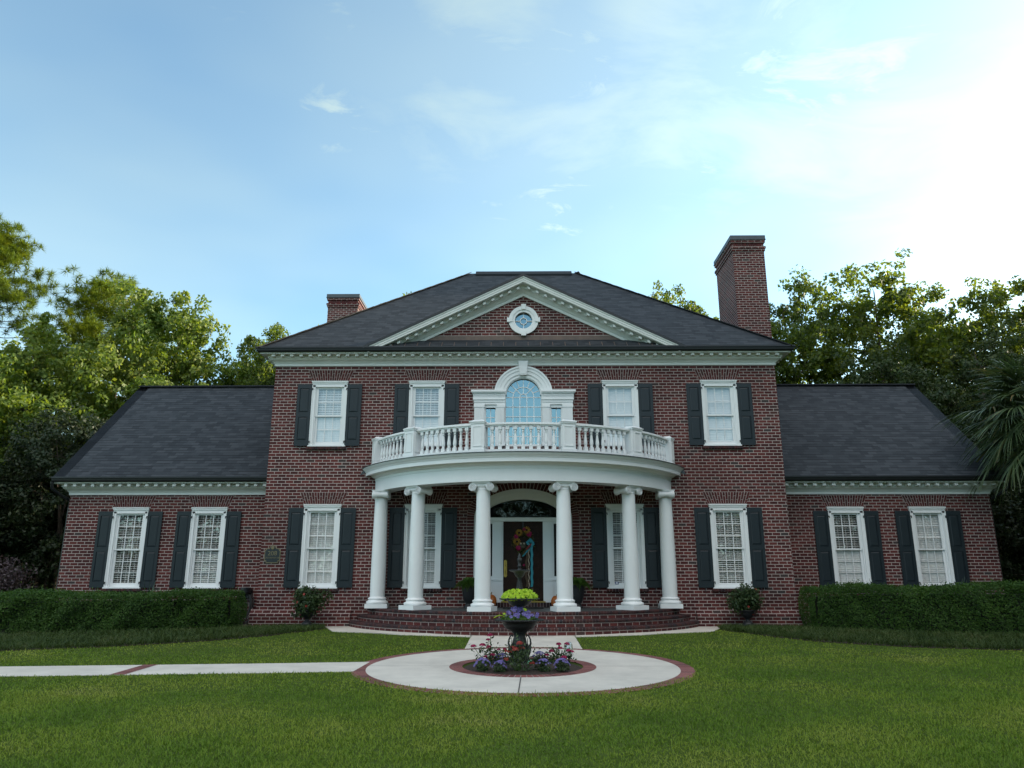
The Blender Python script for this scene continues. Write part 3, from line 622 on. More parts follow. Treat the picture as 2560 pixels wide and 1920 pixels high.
rake([(0, .0), (.455, .0), (.455, .03), (.43, .05), (.43, .10), (.415, .105), (.415, .16), (.395, .16), (.395, .172), (.19, .172), (.19, .268), (.16, .275), (.10, .32), (.06, .37), (.04, .38), (.04, .46), (0, .46)], 'raking_cornice', M['white2'], True)
b = MB()
for sg in (-1, 1):
    pr = [(0, -.475, AP + .075), (0, -.475, AP + .005), (0, 2.5, AP + .005), (0, 2.5, AP + .075)]
    B = [(sg * (BHX + .14), y, z - sl * (BHX + .14)) for _, y, z in pr]
    for i in range(4): b.quad(pr[i], B[i], B[(i + 1) % 4], pr[(i + 1) % 4])
    b.add(B, [(0, 1, 2, 3)])
b.build('roof_edge', M['black'], ped)
b = MB()
for sg in (-1, 1): slope(b, [(sg * (BHX + .2), -.47, AP + .08 - sl * (BHX + .2)), (sg * (BHX + .2), 2.9, AP + .08 - sl * (BHX + .2)), (0, 2.9, AP + .08), (0, -.47, AP + .08)])
b.build('roof', M['shingle'], ped)
b = MB()
b.quad((-4.3, -.40, 7.655), (4.3, -.40, 7.655), (4.3, -.002, 7.955), (-4.3, -.002, 7.955)); b.box(-3.2, 3.2, -.012, -.003, 7.95, 8.105)
i = -4.13
while i < 4.2: b.obox((i, -.20, 7.812), (.009, 0, 0), (0, .2, .15), (0, -.008, .011)); i += .355
b.build('copper_apron', M['copper'], ped)
def ring_xz(b, r0, r1, y0, y1, c, a0=0, a1=2 * pi, n=40, mi=0, e=1.0, e0=None):
    """flat ring standing in the facade (x,z), y1 front; e squashes the height"""
    e0 = e if e0 is None else e0
    for i in range(n):
        a, d = a0 + (a1 - a0) * i / n, a0 + (a1 - a0) * (i + 1) / n
        P = lambda r, t, y, ee: (c[0] + r * cos(t), y, c[1] + r * ee * sin(t))
        q = [P(r0, a, y1, e0), P(r1, a, y1, e), P(r1, d, y1, e), P(r0, d, y1, e0)]; k = [P(r0, a, y0, e0), P(r1, a, y0, e), P(r1, d, y0, e), P(r0, d, y0, e0)]
        b.quad(q[0], q[1], q[2], q[3], mi); b.quad(q[1], k[1], k[2], q[2], mi); b.quad(q[0], q[3], k[3], k[0], mi)
    return b
b = MB(); oc = (.003, 8.575)
ring_xz(b, .255, .40, .08, -.05, oc); ring_xz(b, .33, .435, .0, -.075, oc); ring_xz(b, .255, .285, .10, -.02, oc)
for k in range(4):
    a = k * pi / 2; d = np.array((cos(a), 0, sin(a))); s_ = np.array((-sin(a), 0, cos(a)))
    f = [(np.array((oc[0], 0, oc[1])) + d * r + s_ * h) for r, h in ((.33, -.045), (.485, -.075), (.485, .075), (.33, .045))]
    b.add([(p[0], .0, p[2]) for p in f] + [(p[0], -.11, p[2]) for p in f], [(4, 5, 6, 7), (0, 4, 7, 3), (1, 2, 6, 5), (0, 1, 5, 4), (2, 3, 7, 6)])
ow = b.build('oculus_window', M['white'], H)
b = MB(); ring_xz(b, .088, .108, .07, .03, oc)
for k in range(4):
    a = k * pi / 2; d = np.array((cos(a), 0, sin(a))); s_ = np.array((-sin(a), 0, cos(a)))
    b.obox(np.array((oc[0], .05, oc[1])) + d * .18, d * .085, s_ * .010, (0, .018, 0))
b.build('muntin', M['white'], ow)
b = MB(); b.add([(oc[0] + .26 * cos(2 * pi * k / 32), .075, oc[1] + .26 * sin(2 * pi * k / 32)) for k in range(32)], [tuple(range(32))]); b.build('pane', M['glass_sky'], ow)

# ---- chimneys
def chimney(x0, x1, y0, y1, z0, z1, label):
    b = MB()
    b.box(x0, x1, y0, y1, z0, z1 - .02)
    for (a, c, d) in ((z1 - .12, z1 - .02, .045), (z1 - .42, z1 - .34, .03), (z1 - .34, z1 - .26, .055)): b.box(x0 - d, x1 + d, y0 - d, y1 + d, a, c)
    o = b.build('chimney', M['brick'], H); o['label'] = label
    b = MB(); n = int((x1 - x0 - .06) / .074)
    for i in range(n):
        xx = x0 + .05 + i * .074; b.box(xx, xx + .058, y0 - .012, y0 + .01, z1 - .255, z1 - .13)
    b.build('soldier_course', M['brickwork'], o)
    n = int((y1 - y0 - .06) / .074)
    for xx in (x0, x1):
        b = MB()
        for i in range(n):
            yy = y0 + .05 + i * .074; b.box(xx - .012, xx + .012, yy, yy + .058, z1 - .255, z1 - .13)
        b.build('soldier_course', M['brickwork'], o)
    b = MB(); b.box(x0 - .075, x1 + .075, y0 - .075, y1 + .075, z1 - .02, z1 + .0); b.box(x0 - .06, x1 + .06, y0 - .06, y1 + .06, z1 - .0, z1 + .14); b.build('cap', M['cap'], o)
chimney(7.22, 8.30, 3.0, 5.15, 0, 12.55, 'tall broad brick chimney with a grey metal cap')
chimney(-8.12, -6.86, 8.5, 10.6, 0, 12.60, 'smaller brick chimney catching the low sun')

# ---- windows and shutters
def window_meshes(h, rows, tilt, seed, drop=1.0):
    """double hung window, origin at the middle of the sill; h = full height"""
    R = random.Random(seed)
    c = MB()
    for sx in (-1, 1):
        c.box(*sorted((sx * .415, sx * .50)), -.045, .10, .035, h - .115)
        c.box(*sorted((sx * .485, sx * .505)), -.065, -.02, .035, h - .115)
        c.box(*sorted((sx * .385, sx * .415)), .0, .10, .035, h - .15)
    c.box(-.50, .50, -.045, .10, h - .17, h - .075); c.box(-.525, .525, -.085, -.0, h - .03, h); c.box(-.515, .515, -.065, -.0, h - .075, h - .03)
    c.box(-.53, .53, -.075, .10, 0, .036)
    z0, z1 = .036, h - .17; mid = z0 + (z1 - z0) * .505
    parts = []
    for (a, e, y, nr) in ((z0, mid + .02, .052, rows[1]), (mid - .02, z1, .015, rows[0])):
        s_ = MB(); t = .055
        lo_t = .11 if a == z0 else .04
        s_.box(-.385, -.385 + t, y, y + .035, a, e); s_.box(.385 - t, .385, y, y + .035, a, e); s_.box(-.385 + t, .385 - t, y + .001, y + .034, a, a + lo_t); s_.box(-.385 + t, .385 - t, y + .001, y + .034, e - .045, e)
        w_ = .77 - 2 * t; g0, g1 = a + lo_t, e - .045
        for k in (1, 2): s_.box(-.385 + t + w_ * k / 3 - .009, -.385 + t + w_ * k / 3 + .009, y + .004, y + .028, g0, g1)
        for k in range(1, nr): zz = g0 + (g1 - g0) * k / nr; s_.box(-.385 + t, .385 - t, y + .006, y + .026, zz - .009, zz + .009)
        p = MB(); p.quad((-.385 + t, y + .016, g0), (.385 - t, y + .016, g0), (.385 - t, y + .016, g1), (-.385 + t, y + .016, g1))
        parts.append((s_, p))
    bl = MB(); zz = z1 - .04; k = 0
    while zz > z0 + .10:
        t = tilt[0] if zz > mid else tilt[1]
        t = t + R.uniform(-.03, .03)
        bl.obox((0, .115, zz), (.375, 0, 0), (0,   .0285 * cos(t), .0285 * sin(t)), (0, -.0016 * sin(t), .0016 * cos(t)))
        zz -= .050
    bl.box(-.378, .378, .10, .15, z1 - .035, z1); bl.box(-.375, .375, .11, .14, z0 + .075, z0 + .10)
    for xx in (-.22, .22, .0): bl.box(xx - .004, xx + .004, .098, .1, z0 + .1, z1)
    return c, parts, bl
def brick_fan(h=.335, wb=.53, wt=.665, n=17):
    b = MB(); b.prism([(-wb, 0), (wb, 0), (wt, h), (-wt, h)], -.003, .0, 0)
    for i in range(n):
        def X(t, z): return -(wb + (wt - wb) * z / h) + 2 * (wb + (wt - wb) * z / h) * t
        a, e = (i + .13) / n, (i + .87) / n
        cuts = (.005, h * .36, h * .66, h - .005)
        seq = [(cuts[0], cuts[2]), (cuts[2], cuts[3])] if i % 2 else [(cuts[0], cuts[1]), (cuts[1], cuts[3])]
        for lo_, hi_ in seq:
            lo_ += .008; hi_ -= .008
            b.prism([(X(a, lo_), lo_), (X(e, lo_), lo_), (X(e, hi_), hi_), (X(a, hi_), hi_)], -.012, -.003, 1)
    return b
def brick_sill():
    b = MB(); b.box(-.56, .56, -.045, .0, -.085, -.002, 0)
    for i in range(14):
        x = -.565 + i * .081
        b.prism([(0.0, -.088), (-.062, -.088), (-.078, -.07), (-.078, -.03), (-.055, -.006), (0, -.002)], x + .005, x + .075, 1, axis='x')
    return b
fan_me = brick_fan().mesh('brick_arch', [M['mortar'], M['brickwork']]); sill_me = brick_sill().mesh('brick_sill', [M['mortar'], M['nosing']])
def shutter_mesh(h, hinge):
    b = MB(); w2 = .212; t = .03
    st = .075; rails = [0, .16, h * .465, h * .465 + .13, h - .12, h]
    b.box(-w2, -w2 + st, -t, 0, 0, h); b.box(w2 - st, w2, -t, 0, 0, h)
    for a, e in ((rails[0], rails[1]), (rails[2], rails[3]), (rails[4], rails[5])): b.box(-w2 + st, w2 - st, -t, -.001, a, e)
    for a, e in ((rails[1], rails[2]), (rails[3], rails[4])):
        b.box(-w2 + st, w2 - st, -.012, -.002, a, e)
        x0, x1, i0 = -w2 + st + .012, w2 - st - .012, .03
        o_ = [(x0, -.0125, a + .012), (x1, -.0125, a + .012), (x1, -.0125, e - .012), (x0, -.0125, e - .012)]; p = [(x0 + i0, -.024, a + .012 + i0), (x1 - i0, -.024, a + .012 + i0), (x1 - i0, -.024, e - .012 - i0), (x0 + i0, -.024, e - .012 - i0)]
        b.add(o_ + p, [(4, 5, 6, 7), (0, 1, 5, 4), (1, 2, 6, 5), (2, 3, 7, 6), (3, 0, 4, 7)])
    return b.mesh('shutter', [M['shutter']])
sh_up = shutter_mesh(1.79, 0); sh_lo = shutter_mesh(2.125, 0)
hb = MB(); hb.box(-.022, .034, -.05, -.03, -.012, .012); hb.box(.014, .032, -.055, -.033, -.055, .012); hinge_me = hb.mesh('hinge', [M['black']])
hb = MB(); hb.tube([(0, -.012, .02), (.01, -.03, -.03), (-.02, -.035, -.07), (.0, -.035, -.11), (.025, -.035, -.095)], .009, 6); hb.box(-.03, .03, -.02, 0, -.012, .03); dog_me = hb.mesh('shutter_dog', [M['black']])
wcache = {}
def window(x, y, z, h, rows, tilt, seed, shutters=True, label=None):
    key = (h, rows, tilt)
    if key not in wcache:
        c, parts, bl = window_meshes(h, rows, tilt, seed)
        wcache[key] = (c.mesh('window', [M['white']]), [(s_.mesh('sash', [M['white']]), p.mesh('pane', [M['glass']])) for s_, p in parts], bl.mesh('blind', [M['blind']]))
    c, parts, bl = wcache[key]
    wn = link('window', c, H, (x, y, z))
    if label: wn['label'] = label
    for s_, p in parts: link('sash', s_, wn); link('pane', p, wn)
    link('blind', bl, wn); link('brick_sill', sill_me, wn)
    link('brick_arch', fan_me, H, (x, y, z + h + .012))
    if shutters:
        me = sh_up if h < 2 else sh_lo
        sh = 1.79 if h < 2 else 2.125
        for sg in (-1, 1):
            s_ = link('shutter', me, H, (x + sg * .715, y - .028, z + .022))
            for zz in (sh * .93, sh * .07):
                k = link('hinge', hinge_me, s_, (-sg * .205, 0, zz)); k.scale = (-sg, 1, 1)
            link('shutter_dog', dog_me, s_, (sg * .03, 0.01, 0))
    return wn
CL, OP, HF = 1.18, .25, .75
for i, x in enumerate(UPX): window(x, 0, UP[0], UP[1] - UP[0], (2, 2), ((.85, 1.15), (.75, 1.25), (1.25, 1.25), (1.22, 1.22))[i], 10 + i)
for i, x in enumerate(LOX): window(x, 0, LO[0], LO[1] - LO[0], (3, 3), ((.9, 1.0), (.55, .85), (.5, .6), (.5, .45))[i], 20 + i)
for i, x in enumerate(WLX): window(x, WY, LO[0] - .015, LO[1] - LO[0] + .02, (3, 3), ((.35, .22), (.32, .62))[i], 30 + i)
for i, x in enumerate(WRX): window(x, WY, LO[0] - .015, LO[1] - LO[0] + .02, (3, 3), ((.30, 1.02), (1.0, 1.1))[i], 40 + i)
b = MB()
for x, z0, z1 in ((-11.15, 1.3, 2.1), (-11.5, 1.9, 2.9)): b.box(x - .16, x + .16, WY + .5, WY + .55, z0, z1)
b.box(-9.45, -9.15, WY + .45, WY + .5, 2.1, 3.0); b.build('curtain', M['curtain'], H)

# ---- arched window over the porch
W = M['white']
b = MB(); c0 = PXC
for sg in (-1, 1):
    X = lambda a, e: sorted((c0 + sg * a, c0 + sg * e))
    for (a, e) in ((1.12, 1.40), (.535, .745)):      # fluted pilasters
        b.box(*X(a, e), -.07, .08, 4.84, 5.99)
        n = 5
        for k in range(n): xx = a + (e - a) * (k + .5) / n; b.box(*X(xx - .012, xx + .012), -.082, -.069, 4.98, 5.93)
        b.box(*X(a - .012, e + .012), -.088, -.0, 4.84, 4.96); b.box(*X(a - .014, e + .014), -.088, 0, 5.955, 6.035)
    b.box(*X(.745, 1.12), -.035, .08, 5.95, 6.035); b.box(*X(.745, .79), -.03, .08, 4.84, 5.95); b.box(*X(1.085, 1.12), -.03, .08, 4.84, 5.95)
    for (z0, z1, d, ov) in ((6.035, 6.10, .075, .0), (6.10, 6.17, .09, .01), (6.17, 6.205, .115, .035), (6.205, 6.25, .10, .025), (6.25, 6.275, .105, .03), (6.275, 6.35, .11, .03), (6.35, 6.385, .145, .055), (6.385, 6.445, .18, .085)):
        b.box(*X(.515 - (.0 if ov < .02 else .0), 1.405 + ov), -d, .0, z0, z1)
    for k in range(26): b.box(*X(.55 + k * .034, .568 + k * .034), -.122, -.105, 6.285, 6.33)
zc2 = 6.325
ring_xz(b, .515, .82, -.0, -.06, (c0, zc2), 0, pi, 40); ring_xz(b, .60, .82, 0, -.085, (c0, zc2), 0, pi, 40); ring_xz(b, .70, .82, 0, -.105, (c0, zc2), 0, pi, 40); ring_xz(b, .785, .835, 0, -.13, (c0, zc2), 0, pi, 40)
ring_xz(b, .485, .53, .10, -.03, (c0, zc2), 0, pi, 40)
pw = b.build('arched_window', W, H); pw['label'] = 'white three part window with a round arched middle light above the balcony'
b = MB()
b.add([(c0 + x, y, z) for y in (-.175, -.02) for x, z in ((-.095, 6.885), (.095, 6.885), (.14, 7.30), (-.14, 7.30))], [(0, 1, 2, 3), (0, 4, 5, 1), (1, 5, 6, 2), (2, 6, 7, 3), (3, 7, 4, 0)])
for k in range(5):
    t = -1 + k * .5; b.prism([(c0 + t * .075 - .011, 6.92), (c0 + t * .075 + .011, 6.92), (c0 + t * .112 + .013, 7.28), (c0 + t * .112 - .013, 7.28)], -.187, -.174)
b.build('keystone', W, pw)
b = MB(); y0, y1 = .045, .075; q = .0105
b.box(c0 - .53, c0 - .50, .02, .10, 4.86, 6.33); b.box(c0 + .50, c0 + .53, .02, .10, 4.86, 6.33); b.box(c0 - .53, c0 + .53, .02, .10, 4.835, 4.90)
for k in range(1, 5): x = c0 - .5 + k * .2; b.box(x - q, x + q, y0, y1, 4.9, 6.27)
for z in (6.27, 5.985, 5.70, 5.415, 5.13): b.box(c0 - .5, c0 + .5, y0 + .002, y1 - .002, z - q, z + q)
for r in (.10, .30): ring_xz(b, r - q, r + q, y1, y0, (c0, 6.27), 0, pi, 28)
for a, r0, r1 in ((90, .1, .5), (45, .1, .5), (135, .1, .5), (67, .3, .5), (113, .3, .5), (22, .3, .5), (158, .3, .5)):
    t = radians(a); d = np.array((cos(t), 0, sin(t))); s_ = np.array((-sin(t), 0, cos(t)))
    b.obox(np.array((c0, .06, 6.285)) + d * (r0 + r1) / 2, d * (r1 - r0) / 2, s_ * q, (0, .013, 0))
b.build('muntin', W, pw)
b = MB(); pts = [(c0 - .51, .068, 4.88), (c0 + .51, .068, 4.88)] + [(c0 + .51 * cos(pi * k / 24), .068, 6.315 + .51 * sin(pi * k / 24)) for k in range(25)]
b.add(pts, [tuple(range(len(pts)))]); b.build('pane', M['glass_sky'], pw)
for sg in (-1, 1):
    b = MB(); xm = c0 + sg * .9375
    b.box(xm - q, xm + q, y0, y1, 4.86, 5.95)
    for z in (5.13, 5.40, 5.68): b.box(xm - .148, xm + .148, y0 + .002, y1 - .002, z - q, z + q)
    for xx in (-.148, .128): b.box(xm + xx, xm + xx + .02, .03, .09, 4.86, 5.95)
    b.build('sash', W, pw)
    b = MB(); b.quad((xm - .15, .068, 4.85), (xm + .15, .068, 4.85), (xm + .15, .068, 5.95), (xm - .15, .068, 5.95)); b.build('pane', M['glass_sky'], pw)

# ---- front door
def ell(a, e_, t, y): return (DX + a * cos(t), y, DZ + e_ * sin(t))
b = MB()
# brick ring: voussoirs over the arch and down the jambs
nV = 44
for i in range(nV):
    t0, t1 = pi * (i + .11) / nV, pi * (i + .89) / nV
    f = [ell(1.345, .79, t0, 0), ell(DA - .008, DB - .008, t0, 0), ell(DA - .008, DB - .008, t1, 0), ell(1.345, .79, t1, 0)]
    b.add([(p[0], -.012, p[2]) for p in f] + [(p[0], .10, p[2]) for p in f], [(0, 1, 2, 3), (0, 3, 7, 4), (1, 5, 6, 2), (0, 4, 5, 1), (2, 6, 7, 3)], 1)
for sg in (-1, 1):
    z = .50
    while z < DZ - .05:
        b.box(*sorted((DX + sg * 1.345, DX + sg * (DA - .008))), -.012, .10, z + .009, z + .076, 1); z += .0846
for i in range(24):
    t0, t1 = pi * i / 24, pi * (i + 1) / 24
    b.quad(ell(1.345, .79, t0, -.002), ell(DA, DB, t0, -.002), ell(DA, DB, t1, -.002), ell(1.345, .79, t1, -.002), 0)
for sg in (-1, 1): b.box(*sorted((DX + sg * 1.345, DX + sg * DA)), -.002, .1, .49, DZ, 0)
b.build('brick_arch', [M['mortar'], M['brickwork']], H)['label'] = 'dark brick arch around the front door'
b = MB()
for i in range(36):
    t0, t1 = pi * i / 36, pi * (i + 1) / 36
    for (a0, e0, a1, e1, yf) in ((1.10, .53, 1.345, .79, .03), (1.24, .68, 1.345, .79, .0), (1.07, .50, 1.12, .55, .06)):
        F = [ell(a0, e0, t0, yf), ell(a1, e1, t0, yf), ell(a1, e1, t1, yf), ell(a0, e0, t1, yf)]; K = [(p[0], .22, p[2]) for p in F]
        b.quad(*F); b.quad(F[0], F[3], K[3], K[0]); b.quad(F[1], K[1], K[2], F[2])
for sg in (-1, 1):
    X = lambda a, e: sorted((DX + sg * a, DX + sg * e))
    b.box(*X(1.10, 1.345), .03, .22, .61, DZ); b.box(*X(1.24, 1.345), .0, .22, .61, DZ)
    b.box(*X(.545, .575), .10, .24, .61, 2.78)                            # jamb beside the door
    b.box(*X(.575, .805), .09, .22, .61, 2.76)                            # pilaster
    b.box(*X(.60, .78), .080, .09, 1.26, 2.74)
    for z in (1.26, 1.62, 2.0, 2.38): b.box(*X(.62, .76), .079, .082, z + .03, z + .034)
    b.box(*X(.57, .815), .070, .11, 1.17, 1.235); b.box(*X(.565, .82), .075, .11, .61, .70)
    b.box(*X(.625, .755), .082, .09, .79, 1.08); b.box(*X(.64, .74), .078, .09, .81, 1.06)
    b.box(*X(.805, 1.10), .12, .22, .61, 1.20); b.box(*X(.86, 1.04), .112, .12, .72, 1.08); b.box(*X(.805, 1.10), .085, .2, 1.19, 1.225)
    b.box(*X(.805, .845), .11, .20, 1.22, 2.76); b.box(*X(1.055, 1.10), .11, .20, 1.22, 2.76); b.box(*X(.845, 1.055), .11, .20, 1.22, 1.295); b.box(*X(.845, 1.055), .11, .2, 2.70, 2.76)
b.box(DX - 1.10, DX + 1.10, .05, .22, 2.76, 2.86); b.box(DX - 1.10, DX + 1.10, .035, .22, 2.835, 2.862)
ds = b.build('door_surround', M['white'], H)
b = MB(); pts = [ell(1.105, .535, pi * k / 24, .13) for k in range(25)]; b.add(pts, [tuple(range(25))]); b.build('fanlight', M['glass_dark'], ds)
b = MB(); rr = random.Random(3)
for k in range(15):       # leaded tracery of the fanlight
    t = pi * (k + .5) / 15; r = .30 + .08 * (k % 2)
    b.tube([(DX + .05 * cos(t), .122, 2.87), (DX + r * .9 * cos(t), .122, 2.87 + r * .32 * sin(t)), (DX + r * 1.5 * cos(t + .12), .122, 2.87 + r * .62 * sin(t))], .006, 4)
b.build('tracery', M['cap'], ds)
for sg in (-1, 1):
    b = MB(); xm = DX + sg * .95; b.quad((xm - .108, .15, 1.29), (xm + .108, .15, 1.29), (xm + .108, .15, 2.705), (xm - .108, .15, 2.705)); b.build('sidelight', M['glass_dark'], ds)
b = MB(); dw = .545
b.box(DX - dw, DX + dw, .165, .21, .645, 2.76)
pan = [(-.44, -.04, .78, 1.26), (.04, .44, .78, 1.26), (-.44, -.04, 1.42, 2.10), (.04, .44, 1.42, 2.10), (-.44, -.04, 2.22, 2.64), (.04, .44, 2.22, 2.64)]
for x0, x1, z0, z1 in pan:
    for (a, c, d, e) in ((x0, x0 + .03, z0, z1), (x1 - .03, x1, z0, z1), (x0 + .03, x1 - .03, z0, z0 + .03), (x0 + .03, x1 - .03, z1 - .03, z1)): b.box(DX + a, DX + c, .150, .166, d, e)
    b.box(DX + x0 + .07, DX + x1 - .07, .155, .166, z0 + .07, z1 - .07)
door = b.build('door', M['wood'], H)
b = MB(); hx = DX - .485
b.box(hx - .042, hx + .042, .155, .166, 1.30, 1.68); b.prism([(hx - .042, 1.68), (hx + .042, 1.68), (hx + .02, 1.725), (hx - .02, 1.725)], .155, .166); b.prism([(hx - .042, 1.30), (hx - .02, 1.27), (hx + .02, 1.27), (hx + .042, 1.30)], .155, .166)
b.tube([(hx, .155, 1.60), (hx, .115, 1.57), (hx, .10, 1.48), (hx, .115, 1.39), (hx, .155, 1.36)], .012, 6); b.lathe([(.0, 0), (.02, .0), (.02, .01)], (hx, .15, 1.645), 10)
b.build('handle', M['brass'], door)
b = MB(); b.box(DX - .60, DX + .60, .07, .24, .61, .645); b.build('threshold', M['brass'], door)
b = MB(); b.box(DX - 1.345, DX + 1.345, -.07, .25, .49, .608, 0)
i = DX - 1.34
while i < DX + 1.33: b.box(i + .004, i + .074, -.085, .05, .497, .612, 1); i += .0815
b.build('door_step', [M['mortar'], M['nosing']], H)

# ---- porch: floor and steps
YC = 1.95; PX = -.035
RT, RM, RB_ = 4.62, 4.86, 5.09
def arcpts(R, n, y=0.0):
    a = acos((YC - y) / R); return [(-a + 2 * a * i / n) for i in range(n + 1)]
def P3(R, a, z): return (PX + R * sin(a), YC - R * cos(a), z)
FZ = .487
tiers = [(RB_, .163, 'step'), (RM, .325, 'step'), (RT, FZ, 'porch_floor')]
for R, z, nm in tiers:
    b = MB(); n = 60; A = arcpts(R - .022, n)
    zb = z - .163 - (.05 if z < .2 else .0)
    for i in range(n):
        a, e = A[i], A[i + 1]; u = lambda t: (R * t + 20)
        b.quad(P3(R - .022, a, zb), P3(R - .022, e, zb), P3(R - .022, e, z - .083), P3(R - .022, a, z - .083), 0, [(u(a), .0846 * 20 + .0846 - (z - .083 - zb)), (u(e), .0846 * 20 + .0846 - (z - .083 - zb)), (u(e), .0846 * 21 - .001), (u(a), .0846 * 21 - .001)])
    A = arcpts(R - .005, 64)
    for i in range(64): b.quad(P3(R - .016, A[i], z - .086), P3(R - .016, A[i + 1], z - .086), P3(R - .016, A[i + 1], z - .006), P3(R - .016, A[i], z - .006), 1)
    top = [P3(R - .016, t, z - .006) for t in A]; b.add(top + [(PX + R * sin(A[-1]), 0, z - .006), (PX - R * sin(A[-1]), 0, z - .006)], [tuple(range(len(top) + 2))], 1 if nm == 'step' else 2)
    st = b.build(nm, [M['brick_arc'], M['mortar'], M['slate']], H)
    b = MB(); am = acos(YC / R); step = .0815 / R; k = int(2 * am / step); step = 2 * am / k
    for i in range(k):
        a, e = -am + (i + .06) * step, -am + (i + .94) * step
        sec = [(R - .21, z - .004), (R - .21, z), (R - .030, z), (R - .008, z - .010), (R, z - .030), (R, z - .055), (R - .010, z - .075), (R - .025, z - .082)]
        L = [P3(r, a, h) for r, h in sec]; Q = [P3(r, e, h) for r, h in sec]; m = len(sec)
        b.add(L + Q, [(q_, q_ + m, q_ + m + 1, q_ + 1) for q_ in range(m - 1)] + [tuple(range(m)), tuple(range(2 * m - 1, m - 1, -1))])
    b.build('nosing', M['nosing'], st)
# ---- porch: entablature, deck, ceiling
FRZ = 3.552
EP = [(4.110, .0), (4.550, .0), (4.550, .305), (4.562, .312), (4.562, .375), (4.590, .385), (4.630, .405), (4.670, .45), (4.690, .455), (4.785, .455), (4.785, .445), (4.805, .445), (4.805, .535), (4.820, .545), (4.835, .575), (4.870, .605), (4.895, .64), (4.900, .665)]
b = MB(); n = 72; am = acos(YC / 4.90)
for i in range(n):
    a, e = -am + 2 * am * i / n, -am + 2 * am * (i + 1) / n
    for (r0, h0), (r1, h1) in zip(EP, EP[1:]): b.add([P3(r0, a, FRZ + h0), P3(r0, e, FRZ + h0), P3(r1, e, FRZ + h1), P3(r1, a, FRZ + h1)], [(0, 1, 2, 3)])
    b.quad(P3(4.11, a, FRZ), P3(4.11, a, FRZ + .34), P3(4.11, e, FRZ + .34), P3(4.11, e, FRZ))
b.build('entablature', M['white'], H)
b = MB(); b.add([P3(4.15, -am + 2 * am * i / n, FRZ + .33) for i in range(n + 1)], [tuple(range(n + 1))]); b.build('porch_ceiling', M['soffit'], H)
b = MB(); tp = [P3(4.915, -am + 2 * am * i / n, FRZ + .672) for i in range(n + 1)]; lo = [(p[0], p[1], p[2] - .022) for p in tp]
b.add(tp, [tuple(range(n + 1))]); b.add(lo + tp, [(i, i + 1, i + n + 2, i + n + 1) for i in range(n)]); b.add(lo, [tuple(range(n + 1))[::-1]])
for sg in (-1, 1): b.prism([(PX + sg * 4.10, FRZ + .67), (PX + sg * 4.56, FRZ + .47), (PX + sg * 4.42, FRZ + .70), (PX + sg * 4.10, FRZ + .75)], -.012, -.003)
b.build('balcony_deck', M['cap'], H)
# ---- columns
def ionic():
    s_ = MB(); hs = FRZ - FZ
    prof = [(.195, .28), (.197, .6), (.196, 1.0), (.190, 1.6), (.180, 2.2), (.168, hs - .20), (.165, hs - .17)]
    s_.lathe(prof, (0, 0, 0), 32)
    bse = MB(); bse.box(-.29, .29, -.29, .29, 0, .105)
    bse.lathe([(.26, .105), (.282, .12), (.288, .145), (.278, .17), (.25, .18), (.232, .19), (.225, .205), (.228, .218), (.238, .222), (.245, .24), (.238, .256), (.215, .262), (.205, .268), (.196, .285)], (0, 0, 0), 32, cap=False)
    cp = MB(); z = hs
    cp.box(-.225, .225, -.225, .225, z - .040, z); cp.box(-.24, .24, -.24, .24, z - .022, z - .0)
    cp.lathe([(.166, z - .20), (.178, z - .195), (.178, z - .175), (.166, z - .17), (.17, z - .15), (.20, z - .11), (.205, z - .085)], (0, 0, 0), 28, cap=False)
    cp.box(-.21, .21, -.19, .19, z - .095, z - .035)
    for sx in (-1, 1):
        cx, cz = sx * .225, z - .128
        pr = [(.0, -.200), (.080, -.200), (.084, -.215), (.098, -.215), (.10, -.18), (.066, -.07), (.060, 0), (.066, .07), (.10, .18), (.098, .215), (.084, .215), (.080, .200), (.0, .200)]
        v = []; f = []; n_ = 20
        for i in range(n_):
            a = 2 * pi * i / n_; v += [(cx + r * cos(a), y, cz + r * sin(a)) for r, y in pr]
        m = len(pr)
        for i in range(n_):
            for q_ in range(m - 1): f.append((i * m + q_, i * m + q_ + 1, ((i + 1) % n_) * m + q_ + 1, ((i + 1) % n_) * m + q_))
        cp.add(v, f, 0, None, True)
        for y in (-.218, .218):     # raised spiral
            pts = []
            for k in range(34):
                t = k / 33 * 2.4 * 2 * pi; r = .086 * (1 - k / 33 * .78)
                pts.append((cx - sx * r * sin(t) * 1.0, y, cz + r * cos(t)))
            cp.tube(pts, [.0125 * (1 - k / 60) for k in range(34)], 5)
            cp.ball((cx, y, cz), .018, 8, 5)
    for y in (-.205, .205):
        cp.tube([(-.225, y, z - .038), (0, y, z - .045), (.225, y, z - .038)], .010, 5)
        for k in range(5): cp.ball((-.12 + k * .06, y * .93, z - .098), .022, 8, 5, 0, (1, .7, 1.2))
    return s_.mesh('column', [M['white']]), bse.mesh('base', [M['white']]), cp.mesh('capital', [M['white']])
sh_me, ba_me, ca_me = ionic()
for x in (-3.86, -2.72, -.99, .99, 2.72, 3.86):
    R = 4.27; y = YC - sqrt(R * R - x * x) if abs(x) < 3.5 else -.345
    ang = atan2(x, YC - y) if abs(x) < 3.5 else (radians(86) if x > 0 else -radians(86))
    if 2 < abs(x) < 3: ang *= 1.08
    c = link('column', sh_me, H, (PX + x, y, FZ)); c.rotation_euler = (0, 0, ang)
    link('base', ba_me, c); link('capital', ca_me, c)
